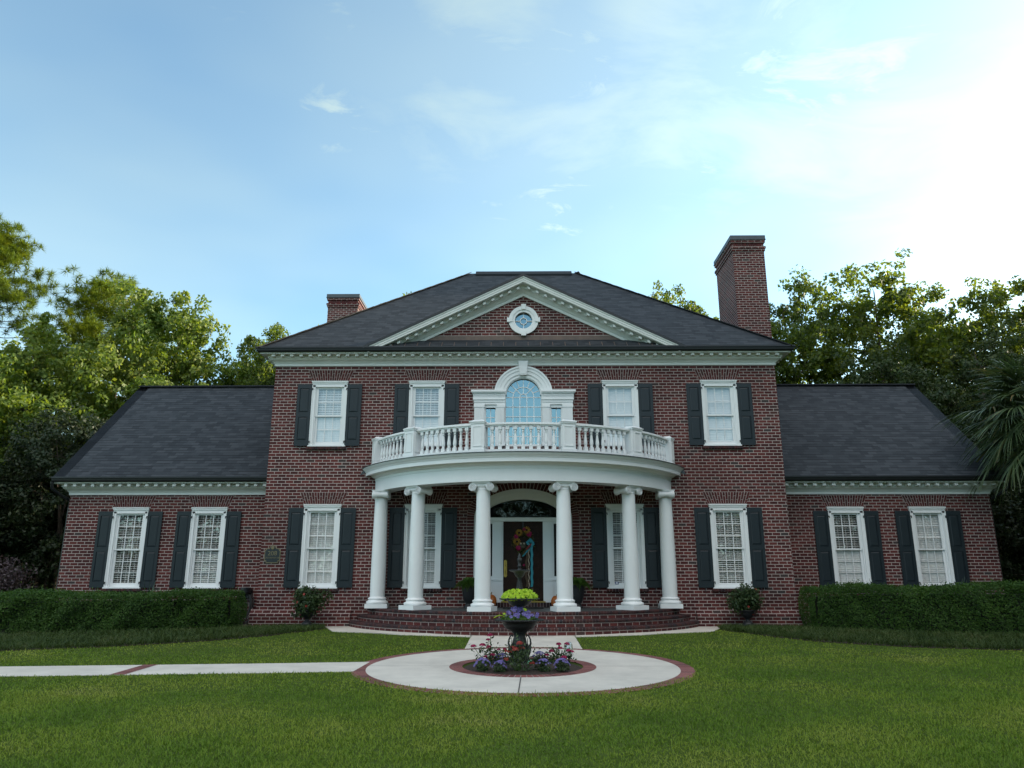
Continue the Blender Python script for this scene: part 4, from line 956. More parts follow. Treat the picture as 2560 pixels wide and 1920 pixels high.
# ---- balustrade
RR = 4.54; DZ0 = FRZ + .675
b = MB(); am = acos(YC / (RR - .05)); n = 72
for (r0, r1, h0, h1) in ((RR - .075, RR + .075, .035, .10), (RR - .05, RR + .05, .68, .715), (RR - .085, RR + .085, .715, .755), (RR - .07, RR + .07, .755, .77)):
    for i in range(n):
        a, e = -am + 2 * am * i / n, -am + 2 * am * (i + 1) / n
        z0, z1 = DZ0 + h0, DZ0 + h1
        b.quad(P3(r1, a, z0), P3(r1, e, z0), P3(r1, e, z1), P3(r1, a, z1)); b.quad(P3(r0, e, z0), P3(r0, a, z0), P3(r0, a, z1), P3(r0, e, z1))
        b.quad(P3(r0, a, z1), P3(r1, a, z1), P3(r1, e, z1), P3(r0, e, z1)); b.quad(P3(r0, e, z0), P3(r1, e, z0), P3(r1, a, z0), P3(r0, a, z0))
bal = b.build('balustrade', M['white'], H)
pb = MB(); h = .17
pb.box(-h, h, -h, h, .0, .78); pb.box(-h - .022, h + .022, -h - .022, h + .022, 0, .10); pb.box(-h - .02, h + .02, -h - .02, h + .02, .74, .775)
pb.add([(sx * (h + .035), sy * (h + .035), .775) for sx, sy in ((-1, -1), (1, -1), (1, 1), (-1, 1))] + [(sx * (h + .035), sy * (h + .035), .80) for sx, sy in ((-1, -1), (1, -1), (1, 1), (-1, 1))] + [(sx * .12, sy * .12, .845) for sx, sy in ((-1, -1), (1, -1), (1, 1), (-1, 1))],
       [(3, 2, 1, 0)] + [(i, (i + 1) % 4, (i + 1) % 4 + 4, i + 4) for i in range(4)] + [(i + 4, (i + 1) % 4 + 4, (i + 1) % 4 + 8, i + 8) for i in range(4)] + [(8, 9, 10, 11)])
for rot in range(4):
    c, s_ = cos(rot * pi / 2), sin(rot * pi / 2)
    for (x0, x1, z0, z1) in ((-.115, .115, .17, .19), (-.115, .115, .66, .68), (-.115, -.10, .19, .66), (.10, .115, .19, .66)):
        p = np.array(((x0 + x1) / 2, -h - .006, (z0 + z1) / 2)); R_ = lambda q_: (q_[0] * c - q_[1] * s_, q_[0] * s_ + q_[1] * c, q_[2])
        pb.obox(R_(p), R_(((x1 - x0) / 2, 0, 0)), R_((0, .008, 0)), (0, 0, (z1 - z0) / 2))
ped_me = pb.mesh('pedestal', [M['white']])
pang = [-1.10, -.68, -.243, .243, .68, 1.10]
for a in pang:
    R_ = RR; sc = 1.0 if abs(a) < 1.05 else .8
    p = P3(R_, a, DZ0); q_ = link('pedestal', ped_me, bal, (p[0], min(p[1], -.145), p[2])); q_.rotation_euler = (0, 0, a); q_.scale = (sc, sc, 1)
vb = MB(); vb.box(-.045, .045, -.045, .045, .095, .19); vb.box(-.045, .045, -.045, .045, .60, .68)
vb.lathe([(.03, .19), (.043, .195), (.043, .208), (.030, .218), (.040, .25), (.047, .29), (.044, .34), (.034, .42), (.027, .50), (.025, .535), (.036, .54), (.038, .55), (.026, .556), (.026, .578), (.038, .584), (.038, .60)], (0, 0, 0), 12, cap=False)
bal_me = vb.mesh('baluster', [M['white']])
for (a0, a1, k) in ((pang[0], pang[1], 8), (pang[1], pang[2], 9), (pang[2], pang[3], 9), (pang[3], pang[4], 9), (pang[4], pang[5], 8)):
    m = .17 / RR * 1.05; lo_, hi_ = a0 + m + .02, a1 - m - .02
    for i in range(k):
        a = lo_ + (hi_ - lo_) * (i + .35) / (k - .3); q_ = link('baluster', bal_me, bal, P3(RR, a, DZ0)); q_.rotation_euler = (0, 0, a)

# ------------------------------------------------------------------ leaves
def leaf_quads(P, size, rng, nrm=None, bias=.6, lw=.55, fold=.25):
    """one bent diamond per point"""
    n = len(P); d = rng.normal(size=(n, 3)); d /= np.linalg.norm(d, axis=1)[:, None]
    nn = rng.normal(size=(n, 3))
    if nrm is not None: nn = nn * (1 - bias) + nrm * bias * 1.6
    nn /= np.linalg.norm(nn, axis=1)[:, None] + 1e-9
    a = np.cross(nn, d); a /= np.linalg.norm(a, axis=1)[:, None] + 1e-9; b_ = np.cross(nn, a)
    s = (np.asarray(size) * rng.uniform(.65, 1.3, n))[:, None]
    V = np.stack([P - a * s * .5, P + b_ * s * lw * .5 - nn * s * fold * .15, P + a * s * .5 + nn * s * fold * .2, P - b_ * s * lw * .5 - nn * s * fold * .15], 1).reshape(-1, 3)
    return V, np.arange(4 * n).reshape(-1, 4)
def blades(P, D, L, wd, rng, droop=.5, seg=3, side=None):
    """grass like strips: base points P, unit directions D, lengths L"""
    n = len(P); up = np.array((0, 0, 1.0))
    s_ = np.cross(D, up); s_ = s_ / (np.linalg.norm(s_, axis=1)[:, None] + 1e-6)
    s_ = s_ * rng.choice([-1, 1], n)[:, None] * .9 + rng.normal(size=(n, 3)) * .25; s_ /= np.linalg.norm(s_, axis=1)[:, None]
    rows = []
    for k in range(seg + 1):
        t = k / seg; c = P + D * (L * t)[:, None] - up * (L * droop * t * t)[:, None]
        wdt = (wd * (1 - .85 * t ** 1.5))[:, None] if hasattr(wd, '__len__') else wd * (1 - .85 * t ** 1.5)
        rows += [c - s_ * wdt * .5, c + s_ * wdt * .5]
    m = 2 * (seg + 1); V = np.stack(rows, 1).reshape(-1, 3); base = np.arange(n)[:, None] * m
    F = np.concatenate([base + np.array([2 * k, 2 * k + 1, 2 * k + 3, 2 * k + 2]) for k in range(seg)], 0)
    return V, F
G = lambda *c: tuple(c)
M['leaf_maple'] = leaf_mat('maple_leaf', [(0, (.050, .095, .016)), (.4, (.095, .150, .022)), (.75, (.16, .20, .036)), (1, (.26, .26, .09))], .42, patch=(.35, .55))
M['leaf_oak'] = leaf_mat('oak_leaf', [(0, (.030, .055, .012)), (.45, (.060, .095, .016)), (.85, (.10, .135, .022)), (1, (.15, .16, .03))], .5, patch=(.4, .45), tcol=(2.5, 2.2, .8))
M['leaf_far'] = leaf_mat('far_leaf', [(0, (.018, .034, .012)), (.5, (.034, .058, .016)), (1, (.065, .085, .022))], .25, patch=(.3, .4))
M['needle'] = leaf_mat('pine_needle', [(0, (.050, .085, .014)), (.5, (.095, .14, .018)), (1, (.16, .19, .028))], .35, patch=(.5, .5))
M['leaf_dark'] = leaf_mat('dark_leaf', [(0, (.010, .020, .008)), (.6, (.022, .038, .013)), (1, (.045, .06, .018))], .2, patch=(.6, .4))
M['hedge'] = leaf_mat('hedge_leaf', [(0, (.020, .050, .009)), (.5, (.036, .085, .013)), (.9, (.058, .12, .018)), (1, (.10, .14, .025))], .22, patch=(1.6, .45), spec=.25)
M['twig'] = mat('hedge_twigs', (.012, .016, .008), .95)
M['grass'] = leaf_mat('grass_blade', [(0, (.080, .140, .020)), (.3, (.120, .200, .026)), (.6, (.190, .255, .036)), (.85, (.265, .300, .060)), (1, (.32, .29, .12))], .25, patch=(.55, .72), spec=.12, rough=.75, tcol=(1.3, 1.35, .7))
M['liriope'] = leaf_mat('liriope_blade', [(0, (.022, .042, .012)), (.4, (.042, .072, .018)), (.75, (.065, .095, .028)), (1, (.14, .125, .065))], .2, patch=(1.2, .5), spec=.2)
M['fern'] = leaf_mat('fern_leaf', [(0, (.045, .10, .018)), (1, (.10, .18, .035))], .25)
M['shrub'] = leaf_mat('shrub_leaf', [(0, (.016, .034, .012)), (.6, (.034, .062, .020)), (1, (.065, .10, .035))], .22)
M['lime'] = leaf_mat('lime_leaf', [(0, (.26, .42, .012)), (.6, (.40, .58, .02)), (1, (.52, .68, .05))], .25, tcol=(1.2, 1.2, .6))
M['violet'] = leaf_mat('violet_petal', [(0, (.11, .085, .33)), (.5, (.18, .145, .46)), (1, (.28, .24, .56))], .25, tcol=(1, 1, 1))
M['lavender'] = leaf_mat('aster_petal', [(0, (.10, .08, .27)), (.5, (.17, .14, .38)), (1, (.25, .21, .47))], .2, tcol=(1, 1, 1))
M['magenta'] = leaf_mat('magenta_petal', [(0, (.22, .004, .045)), (.6, (.36, .008, .08)), (1, (.48, .03, .12))], .2, tcol=(1, 1, 1))
M['redpetal'] = leaf_mat('red_petal', [(0, (.20, .02, .02)), (.6, (.34, .035, .03)), (1, (.46, .09, .05))], .2, tcol=(1, 1, 1))
M['yellow'] = leaf_mat('yellow_petal', [(0, (.30, .13, .012)), (1, (.46, .25, .025))], .2, tcol=(1, 1, .8))
M['ribbon_blue'] = mat('turquoise_ribbon', (.03, .30, .38), .5, noise=.3, nscale=25)
M['ribbon_brown'] = mat('brown_ribbon', (.085, .045, .018), .6, noise=.4, nscale=25)
M['ribbon_cream'] = mat('cream_ribbon', (.45, .36, .27), .7)
M['ribbon_red'] = mat('red_ribbon', (.30, .02, .025), .5)
M['palm'] = leaf_mat('palm_leaf', [(0, (.040, .068, .030)), (.5, (.075, .115, .048)), (.92, (.115, .16, .065)), (1, (.24, .17, .07))], .2, spec=.5, rough=.4, tcol=(1.3, 1.35, .7))
M['purple_leaf'] = leaf_mat('purple_leaf', [(0, (.035, .022, .028)), (.6, (.075, .05, .06)), (1, (.14, .11, .12))], .2)
M['yucca'] = leaf_mat('yucca_leaf', [(0, (.05, .075, .055)), (1, (.11, .15, .11))], .15, tcol=(1, 1.1, .7))

# ------------------------------------------------------------------ trees
def broadleaf(seed, h, rx, base, nc, nl, leaf, leafm, barkm, tr=.22, squash=1.0, top=.5, lean=0, stems=1):
    """tree with the origin at its foot: limbs reach leaf clumps scattered through an uneven crown"""
    rng = np.random.default_rng(seed); cz = (base + h) / 2; hz = (h - base) / 2
    ph = rng.uniform(0, 6.3, 6); C = []
    tries = 0
    while len(C) < nc and tries < 30000:
        tries += 1
        p = rng.uniform(-1, 1, 3); a = atan2(p[1], p[0])
        lim = .80 + .16 * sin(3 * a + ph[0] + 2 * p[2]) + .13 * sin(5 * a + ph[1]) + .12 * sin(4 * p[2] + ph[2])
        prof = (1 - abs(p[2]) ** 2.2) ** .5 if p[2] < 0 else (1 - p[2] ** 1.7) ** (.5 + top * .4)
        r = sqrt(p[0]**2 + p[1]**2)
        if r > prof * lim or (r < prof * .35 and p[2] < .3): continue
        q = np.array((p[0] * rx, p[1] * rx * squash, cz + p[2] * hz))
        if C and min(np.linalg.norm(q - k) for k in C) < rx * .155: continue
        C.append(q)
    C = np.array(C)
    tb = MB(); nodes = []
    for s_ in range(stems):
        off = np.array((rng.normal() * .25, rng.normal() * .25, 0)) * (stems > 1); bend = rng.normal(size=2) * (.35 + .35 * (stems > 1)) * rx * .3
        pts = []; K = 9
        for k in range(K):
            t = k / (K - 1); pts.append(off + np.array((bend[0] * t * t + lean * t, bend[1] * t * t, h * .88 * t)))
        rad = [tr * (1 - .90 * (k / (K - 1))) * (1.35 if k == 0 else 1) / (1 if stems == 1 else 1.6) for k in range(K)]
        tb.tube(pts, rad, 8); nodes += [(p, r) for p, r in zip(pts, rad) if p[2] > base * .55]
    order = np.argsort(np.linalg.norm(C[:, :2], axis=1) + .25 * C[:, 2])
    for i in order:
        c = C[i]; best = None
        for p, r in nodes:
            if p[2] > c[2] - .15 * np.linalg.norm(c[:2] - p[:2]): continue
            d = np.linalg.norm(c - p)
            if best is None or d < best[0]: best = (d, p, r)
        if best is None: continue
        d, p, r = best; r0 = min(r * .62, .035 + d * .022); mid = (p + c) / 2 + np.array((0, 0, -.05 * d)) + rng.normal(size=3) * .07 * d
        pts = [p, p * .45 + mid * .55 - np.array((0, 0, .02 * d)), mid, c]; tb.tube(pts, [r0, r0 * .8, r0 * .62, r0 * .3], 5)
        nodes += [(mid, r0 * .62), (c, r0 * .4)]
        for _ in range(2):
            e = c + rng.normal(size=3) * rx * .10; tb.tube([c, (c + e) / 2 + rng.normal(size=3) * .05, e], [r0 * .3, r0 * .22, r0 * .1], 4)
    # leaves: sprays on the shell of every clump
    Ps, Ns = [], []
    for c in C:
        R = rx * rng.uniform(.12, .21); m = int(nl * rng.uniform(.5, 1.4) / len(C)); sub = rng.normal(size=(7, 3)) * R * .62; sub[:, 2] *= .7
        k = rng.integers(0, 7, m); g = rng.normal(size=(m, 3)); g /= np.linalg.norm(g, axis=1)[:, None]
        rr = R * .52 * rng.uniform(.25, 1.1, m)[:, None] ** .6
        Ps.append(c + sub[k] + g * rr * np.array((1, 1, .75))); o_ = g + .5 * sub[k] / R + np.array((0, 0, .55)); Ns.append(o_ / np.linalg.norm(o_, axis=1)[:, None])
    V, F = leaf_quads(np.concatenate(Ps), leaf, rng, np.concatenate(Ns), .55)
    return npmesh('crown', V, F, leafm), tb.mesh('trunk', [barkm])
def pine(seed, h, rx, base, nc, leafm):
    rng = np.random.default_rng(seed); tb = MB()
    K = 10; ben = rng.normal(size=2) * .8
    pts = [np.array((ben[0] * (k / 9)**2, ben[1] * (k / 9)**2, h * .96 * k / 9)) for k in range(K)]
    tb.tube(pts, [.26 * (1 - .86 * k / 9) * (1.3 if k == 0 else 1) for k in range(K)], 9)
    C = []
    for _ in range(nc):
        t = rng.uniform(0, 1) ** .8; z = base + (h - base) * t; rr = rx * (1 - t ** 2.2) ** .5 * rng.uniform(.35, 1.0); a = rng.uniform(0, 2 * pi)
        c = np.array((rr * cos(a), rr * sin(a), z)); k = min(8, int((z - .12 * rr) / (h * .96) * 9)); f = (z - .12 * rr) / (h * .96) * 9 - k; p = pts[k] * (1 - f) + pts[k + 1] * f
        mid = (p + c) / 2 + np.array((0, 0, -.06 * rr)); tb.tube([p, mid, c], [.055 - .03 * t, .035 - .02 * t, .012], 5)
        for _ in range(9): C.append(c + rng.normal(size=3) * np.array((.50, .50, .28)))
    C = np.array(C); n = 60; B = np.repeat(C, n, 0); d = rng.normal(size=B.shape); d[:, 2] = d[:, 2] * .8 + .35; d /= np.linalg.norm(d, axis=1)[:, None]
    V, F = blades(B + d * .05, d, rng.uniform(.20, .36, len(B)), .034, rng, .08, 1)
    return npmesh('crown', V, F, leafm), tb.mesh('trunk', [M['bark']])
TM = {}
TM['mapleA'] = broadleaf(11, 14, 4.6, 1.8, 165, 64000, .21, M['leaf_maple'], M['bark_pale'], .2, stems=3)
TM['mapleB'] = broadleaf(12, 12, 4.2, 1.2, 160, 60000, .20, M['leaf_maple'], M['bark_pale'], .18, stems=4, top=.8)
TM['oakA'] = broadleaf(21, 15, 5.0, 3.0, 125, 44000, .20, M['leaf_oak'], M['bark'], .26, top=.4)
TM['oakB'] = broadleaf(22, 16, 4.4, 3.0, 110, 36000, .21, M['leaf_oak'], M['bark'], .24, top=.9)
TM['oakC'] = broadleaf(23, 13, 4.8, 1.2, 150, 56000, .18, M['leaf_far'], M['bark'], .24, top=.3)
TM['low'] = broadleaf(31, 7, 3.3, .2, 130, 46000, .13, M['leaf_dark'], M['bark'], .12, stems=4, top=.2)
TM['round'] = broadleaf(27, 14, 4.2, 1.5, 190, 62000, .18, M['leaf_oak'], M['bark'], .24, top=1.3)
TM['pineA'] = pine(41, 18, 3.4, 6.5, 130, M['needle'])
TM['pineB'] = pine(42, 17, 3.8, 8.0, 120, M['needle'])
def tree(kind, x, y, h, label, rz=0.0, wide=1.0, name=None, group=None):
    base = {'mapleA': 14, 'mapleB': 12, 'oakA': 15, 'oakB': 16, 'oakC': 13, 'round': 14, 'low': 7, 'pineA': 18, 'pineB': 17}[kind]
    nm = name or ('pine_tree' if 'pine' in kind else 'tree')
    t = thing(nm, label, 'tree' if kind != 'low' else 'bush', (x, y, gz(y) - .05), rz, group); s_ = h / base; t.scale = (s_ * wide, s_ * wide, s_)
    link('crown', TM[kind][0], t); link('trunk', TM[kind][1], t); return t
tree('pineA', -26.8, 14, 18.3, 'tall pine with sunlit needle tufts cut by the left edge of the photo', .4)
tree('pineB', -23.6, 20, 18.0, 'pine with a broad flat top behind the leafy left trees', 1.9, 1.15)
tree('mapleA', -18.0, 15, 16.1, 'tallest pale green leafy tree left of the house, rising over the left wing roof', 2.2, .85)
tree('mapleB', -22.4, 12.5, 13.4, 'pale leafy tree between the pines and the tallest pale tree', .9, .95)
tree('mapleB', -23.4, 8, 10.2, 'lower leafy tree at the left edge below the tall pine', 3.6, 1.0)
tree('mapleA', -15.9, 11.5, 10.5, 'leafy tree with bare pale stems just behind the gable of the left wing', 5.0, .85)
tree('round', -14.9, 22, 16.7, 'round topped dark tree behind the left wing roof, next to the main roof', 1.0, .8)
tree('oakA', -12.6, 17, 13.4, 'tree filling the gap between left wing roof and main eave', 2.5, .85)
tree('mapleB', -6.9, 21, 18.2, 'tree of which only the tip shows over the left slope of the main roof', 2.0, .8)
tree('oakB', 8.6, 19, 17.9, 'tree whose dark tip shows over the right slope left of the tall chimney', .3, .7)
tree('mapleA', 11.6, 18, 16.0, 'tree with yellow green tip just left of the tall chimney', 1.3, .6)
tree('oakA', 14.6, 17, 16.9, 'tree standing directly right of the tall chimney', 4.0, .8)
tree('oakB', 19.5, 18.5, 19.0, 'tallest open crowned backlit tree over the right wing roof', 1.1, .95)
tree('oakA', 24.2, 20, 17.6, 'rounded tree right of the tallest open crowned tree', 2.7, .85)
tree('oakB', 29.6, 19.5, 19.6, 'tree at the right edge behind the palm', 5.2, 1.0)
tree('oakC', 16.4, 12.5, 12.0, 'dark dense tree just over the ridge of the right wing', .2, .85)
tree('oakC', 21.6, 13, 13.0, 'dark tree behind the outer end of the right wing roof', 2.1, .85)
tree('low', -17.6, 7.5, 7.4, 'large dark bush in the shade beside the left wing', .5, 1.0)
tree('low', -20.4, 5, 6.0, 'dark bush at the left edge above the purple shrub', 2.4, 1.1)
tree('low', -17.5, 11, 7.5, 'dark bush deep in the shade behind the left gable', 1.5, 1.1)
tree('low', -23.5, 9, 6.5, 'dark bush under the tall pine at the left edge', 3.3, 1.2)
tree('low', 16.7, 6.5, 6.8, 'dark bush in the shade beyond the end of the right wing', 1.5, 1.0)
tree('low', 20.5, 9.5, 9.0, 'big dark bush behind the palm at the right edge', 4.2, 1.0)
def mass(spots, seed, leafm, leaf=.28):
    rng = np.random.default_rng(seed); Ps = []; Ns = []
    for x, y, z, R, n in spots:
        g = rng.normal(size=(n, 3)); g /= np.linalg.norm(g, axis=1)[:, None]; r = R * (1 + .22 * np.sin(g[:, :1] * 7 + x) + .2 * np.sin(g[:, 2:] * 9 + y)) * rng.uniform(.6, 1.05, (n, 1))
        Ps.append(np.array((x, y, z)) + g * r * np.array((1, 1, .95))); Ns.append(g)
    V, F = leaf_quads(np.concatenate(Ps), leaf, rng, np.concatenate(Ns), .5); return npmesh('treeline', V, F, leafm)
rr = random.Random(7)
sp = []
for i in range(44):
    x = -62 + i * 2.9 + rr.uniform(-1, 1); y = 29 + rr.uniform(-2, 5)
    for z in (2.0, 5.4): sp.append((x, y, z + rr.uniform(-.6, .8), rr.uniform(2.8, 3.8), 2000))
o = link('woodland', mass(sp, 3, M['leaf_far'], .30)); tag(o, 'dark woodland closing the view far behind the house', None, None, 'stuff')
sp = []
for i in range(22):      # trees across the road, seen mirrored in the ground floor windows
    x = -46 + i * 4.4 + rr.uniform(-1, 1); y = -58 + rr.uniform(-5, 3)
    for z in (1.5, 4.5, 7.5, 10.5): sp.append((x, y, z + rr.uniform(-.8, .8), rr.uniform(3.0, 4.2), 2000))
for (x, y) in ((22, -10), (26, -4), (24, 2.5), (28, 4), (30, -9), (30, 8), (33, 1), (36, 10), (21.5, -17), (27, 7), (25.5, -1), (33.5, 10.5), (37, 14.5), (41, 18), (45, 15)):      # tree masses added out of view at the side to block the sun
    for z in (3, 7, 11, 13.8) + ((17, 20) if x > 33 else ()): sp.append((x + rr.uniform(-1, 1), y + rr.uniform(-1, 1), z, rr.uniform(2.8, 3.6), 3000))
o = link('treeline', mass(sp, 4, M['leaf_far'], .36)); tag(o, 'unseen trees round the plot, added to shade the lawn, and trees mirrored in the windows', None, None, 'stuff')

# ------------------------------------------------------------------ palm
def fan_frond(b, rng, base, d, L, fl):
    """costapalmate frond: curved petiole, then drooping leaflets"""
    d = d / np.linalg.norm(d); up = np.array((0, 0, 1.0)); side = np.cross(d, up); side /= np.linalg.norm(side) + 1e-6
    pts = [base + d * L * t - up * L * .28 * t * t for t in np.linspace(0, 1, 6)]
    b.tube(pts, [.022, .02, .018, .015, .012, .008], 5, 1)
    nl = 46; P = []; D = []; LL = []
    for i in range(nl):
        u = -1 + 2 * i / (nl - 1); t = .62 + .38 * (1 - abs(u)); k = t * 5; i0 = min(4, int(k)); p = pts[i0] * (1 - (k - i0)) + pts[i0 + 1] * (k - i0)
        tg = pts[5] - pts[4]; tg /= np.linalg.norm(tg)
        dd = tg * cos(u * 1.75) + side * sin(u * 1.75) + up * (.32 - .25 * abs(u)) + rng.normal(size=3) * .06
        P.append(p); D.append(dd / np.linalg.norm(dd)); LL.append(fl * (1 - .35 * abs(u)) * rng.uniform(.85, 1.1))
    return np.array(P), np.array(D), np.array(LL)
PALM = (14.35, -.35)
rng = np.random.default_rng(8); b = MB(); Ps, Ds, Ls = [], [], []
pt = thing('palm_tree', 'palm with drooping fan fronds leaning over the end of the right wing roof', 'palm', (PALM[0], PALM[1], 0))
for i in range(62):
    a = i * 2.4 + rng.uniform(-.2, .2); el = 1.3 - i / 62 * 2.1
    d = np.array((cos(a) * cos(el), sin(a) * cos(el), sin(el))); p, dd, l_ = fan_frond(b, rng, np.array((cos(a) * .12, sin(a) * .12, 5.75 + .3 * sin(el))), d, rng.uniform(.9, 1.45), rng.uniform(.95, 1.2))
    Ps.append(p); Ds.append(dd); Ls.append(l_)
P_, D_, L_ = map(np.concatenate, (Ps, Ds, Ls))
V, F = blades(P_, D_, L_, .050, rng, .42, 5); link('frond', npmesh('frond', V, F, M['palm']), pt)
b.build('petiole', [M['palm'], M['palm']], pt)
b = MB(); b.tube([(0, 0, -.1), (.03, 0, 2), (.0, .02, 4.2), (0, 0, 5.7)], [.20, .17, .165, .19], 12)
for i in range(70):
    a = i * 2.4; z = 3.6 + i * .03; b.obox((cos(a) * .17, sin(a) * .17, z), (cos(a) * .05, sin(a) * .05, .07), (-sin(a) * .045, cos(a) * .045, 0), (0, 0, .05))
b.build('trunk', M['bark'], pt)

# ------------------------------------------------------------------ hedges, border, shrubs by the house
def inpoly(X, Y, poly):
    c = np.zeros(len(X), bool); n = len(poly)
    for i in range(n):
        x0, y0 = poly[i]; x1, y1 = poly[(i + 1) % n]
        if y0 == y1: continue
        k = ((y0 > Y) != (y1 > Y)) & (X < (x1 - x0) * (Y - y0) / (y1 - y0) + x0); c ^= k
    return c
def hedge(line, depth, hfun, label, seed, n=60000):
    rng = np.random.default_rng(seed); L = np.array(line, float); seg = np.linalg.norm(np.diff(L, axis=0), axis=1); cum = np.r_[0, np.cumsum(seg)]; T = cum[-1]
    def at(s):
        s = np.clip(s, 0, T - 1e-6); i = np.searchsorted(cum, s, side='right') - 1; f = (s - cum[i]) / seg[i]; return L[i] + (L[i + 1] - L[i]) * f[:, None]
    sgn = 1
    s = rng.uniform(0, T, n); z = rng.uniform(0, 1, n); kind = rng.uniform(0, 1, n); p = at(s)
    H_ = hfun(p[:, 0]); dep = np.zeros(n); zz = np.zeros(n); N_ = np.zeros((n, 3))
    fr = kind < .50; tp = (kind >= .50) & (kind < .93); bk = kind >= .93
    bump = .07 * np.sin(s * 1.7) + .05 * np.sin(s * 4.1 + z * 4) + .035 * np.sin(s * 9 + z * 7)
    dep[fr] = (bump + rng.normal(0, .025, n))[fr] + .06 * ((2 * z - 1) ** 4)[fr]; zz[fr] = (z * H_)[fr]; N_[fr] = (0, -1, .35)
    dep[tp] = (rng.uniform(0, 1, n) * depth)[tp]; zz[tp] = (H_ + bump * .7 + rng.normal(0, .03, n) + np.where(rng.uniform(0, 1, n) < .05, rng.uniform(0, .09, n), 0))[tp]; N_[tp] = (0, -.1, 1)
    edge = np.clip((.30 - dep) / .30, 0, 1); zz[tp] -= (edge ** 2 * .16)[tp]
    dep[bk] = depth; zz[bk] = (z * H_)[bk]; N_[bk] = (0, 1, .2)
    e = rng.uniform(0, 1, n) < .08
    P = np.stack([p[:, 0], p[:, 1] + dep, zz], 1)
    se = e & fr; x0 = line[0][0]; P[se, 0] = x0 + np.sign(line[0][0]) * (-.10 * np.sin(z[se] * pi) + .02); P[se, 1] = line[0][1] + rng.uniform(0, depth, n)[se]; N_[se] = (-np.sign(line[0][0]), 0, .3)
    P[:, 2] += np.array([gz(y) for y in P[:, 1]])
    V, F = leaf_quads(P, .052, rng, N_ / np.linalg.norm(N_, axis=1)[:, None], .45, .5)
    o = link('hedge', npmesh('hedge', V, F, M['hedge'])); tag(o, label, 'hedge')
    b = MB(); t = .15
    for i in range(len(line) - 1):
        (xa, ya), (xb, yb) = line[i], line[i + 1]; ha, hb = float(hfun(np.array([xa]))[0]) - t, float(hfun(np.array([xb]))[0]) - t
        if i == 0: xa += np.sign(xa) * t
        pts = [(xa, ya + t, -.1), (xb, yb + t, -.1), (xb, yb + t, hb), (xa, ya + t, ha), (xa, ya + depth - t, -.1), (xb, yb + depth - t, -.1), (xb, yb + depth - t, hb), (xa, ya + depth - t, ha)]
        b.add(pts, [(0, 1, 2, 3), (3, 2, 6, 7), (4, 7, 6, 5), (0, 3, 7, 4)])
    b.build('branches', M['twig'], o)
    return o
hedge(HED_L, 1.15, lambda x: .86 + .02 * np.sin(x * 1.7), 'long clipped green hedge in front of the left wing', 51)
hedge(HED_R, 1.15, lambda x: 1.03 + .025 * np.sin(x * 1.3) - .10 * np.clip((8.2 - x) / .9, 0, 1), 'long clipped green hedge in front of the right wing', 52)
def border(front, back, label, seed, n):
    rng = np.random.default_rng(seed); poly = front + back[::-1]; xs = [p[0] for p in poly]; ys = [p[1] for p in poly]; P = []
    X = rng.uniform(min(xs), max(xs), n * 4); Y = rng.uniform(min(ys), max(ys), n * 4); k = inpoly(X, Y, poly); X, Y = X[k][:n], Y[k][:n]
    a = rng.uniform(0, 2 * pi, len(X)); ln = rng.uniform(.3, 1.0, len(X)); D = np.stack([np.cos(a) * ln, np.sin(a) * ln - .15, np.ones(len(X))], 1); D /= np.linalg.norm(D, axis=1)[:, None]
    V, F = blades(np.stack([X, Y, np.array([gz(y) for y in Y])], 1), D, rng.uniform(.15, .27, len(X)), .012, rng, .40, 3)
    o = link('border_grass', npmesh('border_grass', V, F, M['liriope'])); tag(o, label, None, None, 'stuff')
LBK = [(-14.5, -3.6), (-10.2, -2.75), (-8.34, -2.2), (-7.4, -1.55), (-6.9, -.75), (-6.3, -.45), (-5.9, -.35), (-5.5, -.3)]
RBK = [(14.5, -3.3), (9.65, -2.75), (7.8, -2.0), (7.2, -1.4), (6.9, -.75), (6.5, -.55), (6.0, -.4), (5.6, -.35)]
border(LIR_L, LBK, 'strip of arching border grass in front of the left hedge', 61, 30000)
border(LIR_R, RBK, 'strip of arching border grass in front of the right hedge', 62, 30000)
def yucca(x, y, z, n, L, label, seed, name='yucca'):
    rng = np.random.default_rng(seed); a = rng.uniform(0, 2 * pi, n); el = rng.uniform(.25, 1.4, n)
    D = np.stack([np.cos(a) * np.cos(el), np.sin(a) * np.cos(el), np.sin(el)], 1)
    V, F = blades(np.zeros((n, 3)) + rng.normal(size=(n, 3)) * .03, D, rng.uniform(.7, 1.1, n) * L, .045, rng, .08, 3)
    o = link(name, npmesh(name, V, F, M['yucca']), None, (x, y, z)); tag(o, label, 'plant'); return o
yucca(-10.2, .1, .45, 44, .78, 'spiky yucca poking up behind the left hedge below the leftmost window', 71)
yucca(11.75, .2, .62, 30, .72, 'spiky yucca poking up behind the right hedge below the rightmost window', 72)
yucca(9.4, .1, .70, 16, .60, 'thin blades poking up behind the right hedge below its nearer window', 73, 'grass_clump')
def bush(name, label, cat, loc, R, n, leafm, size, seed, sc=(1, 1, .85), group=None, sub=9):
    rng = np.random.default_rng(seed); s_ = rng.normal(size=(sub, 3)); s_ /= np.linalg.norm(s_, axis=1)[:, None]; s_ *= R * .55 * rng.uniform(.4, 1, (sub, 1)); k = rng.integers(0, sub, n)
    g = rng.normal(size=(n, 3)); g /= np.linalg.norm(g, axis=1)[:, None]; P = (s_[k] + g * R * .5 * rng.uniform(.2, 1.1, (n, 1)) ** .6) * np.array(sc)
    V, F = leaf_quads(P, size, rng, g, .5); return npmesh(name, V, F, leafm), s_ * np.array(sc)
me, s_ = bush('shrub', '', '', None, 1.5, 5200, M['purple_leaf'], .10, 81, (1.15, 1, .7))
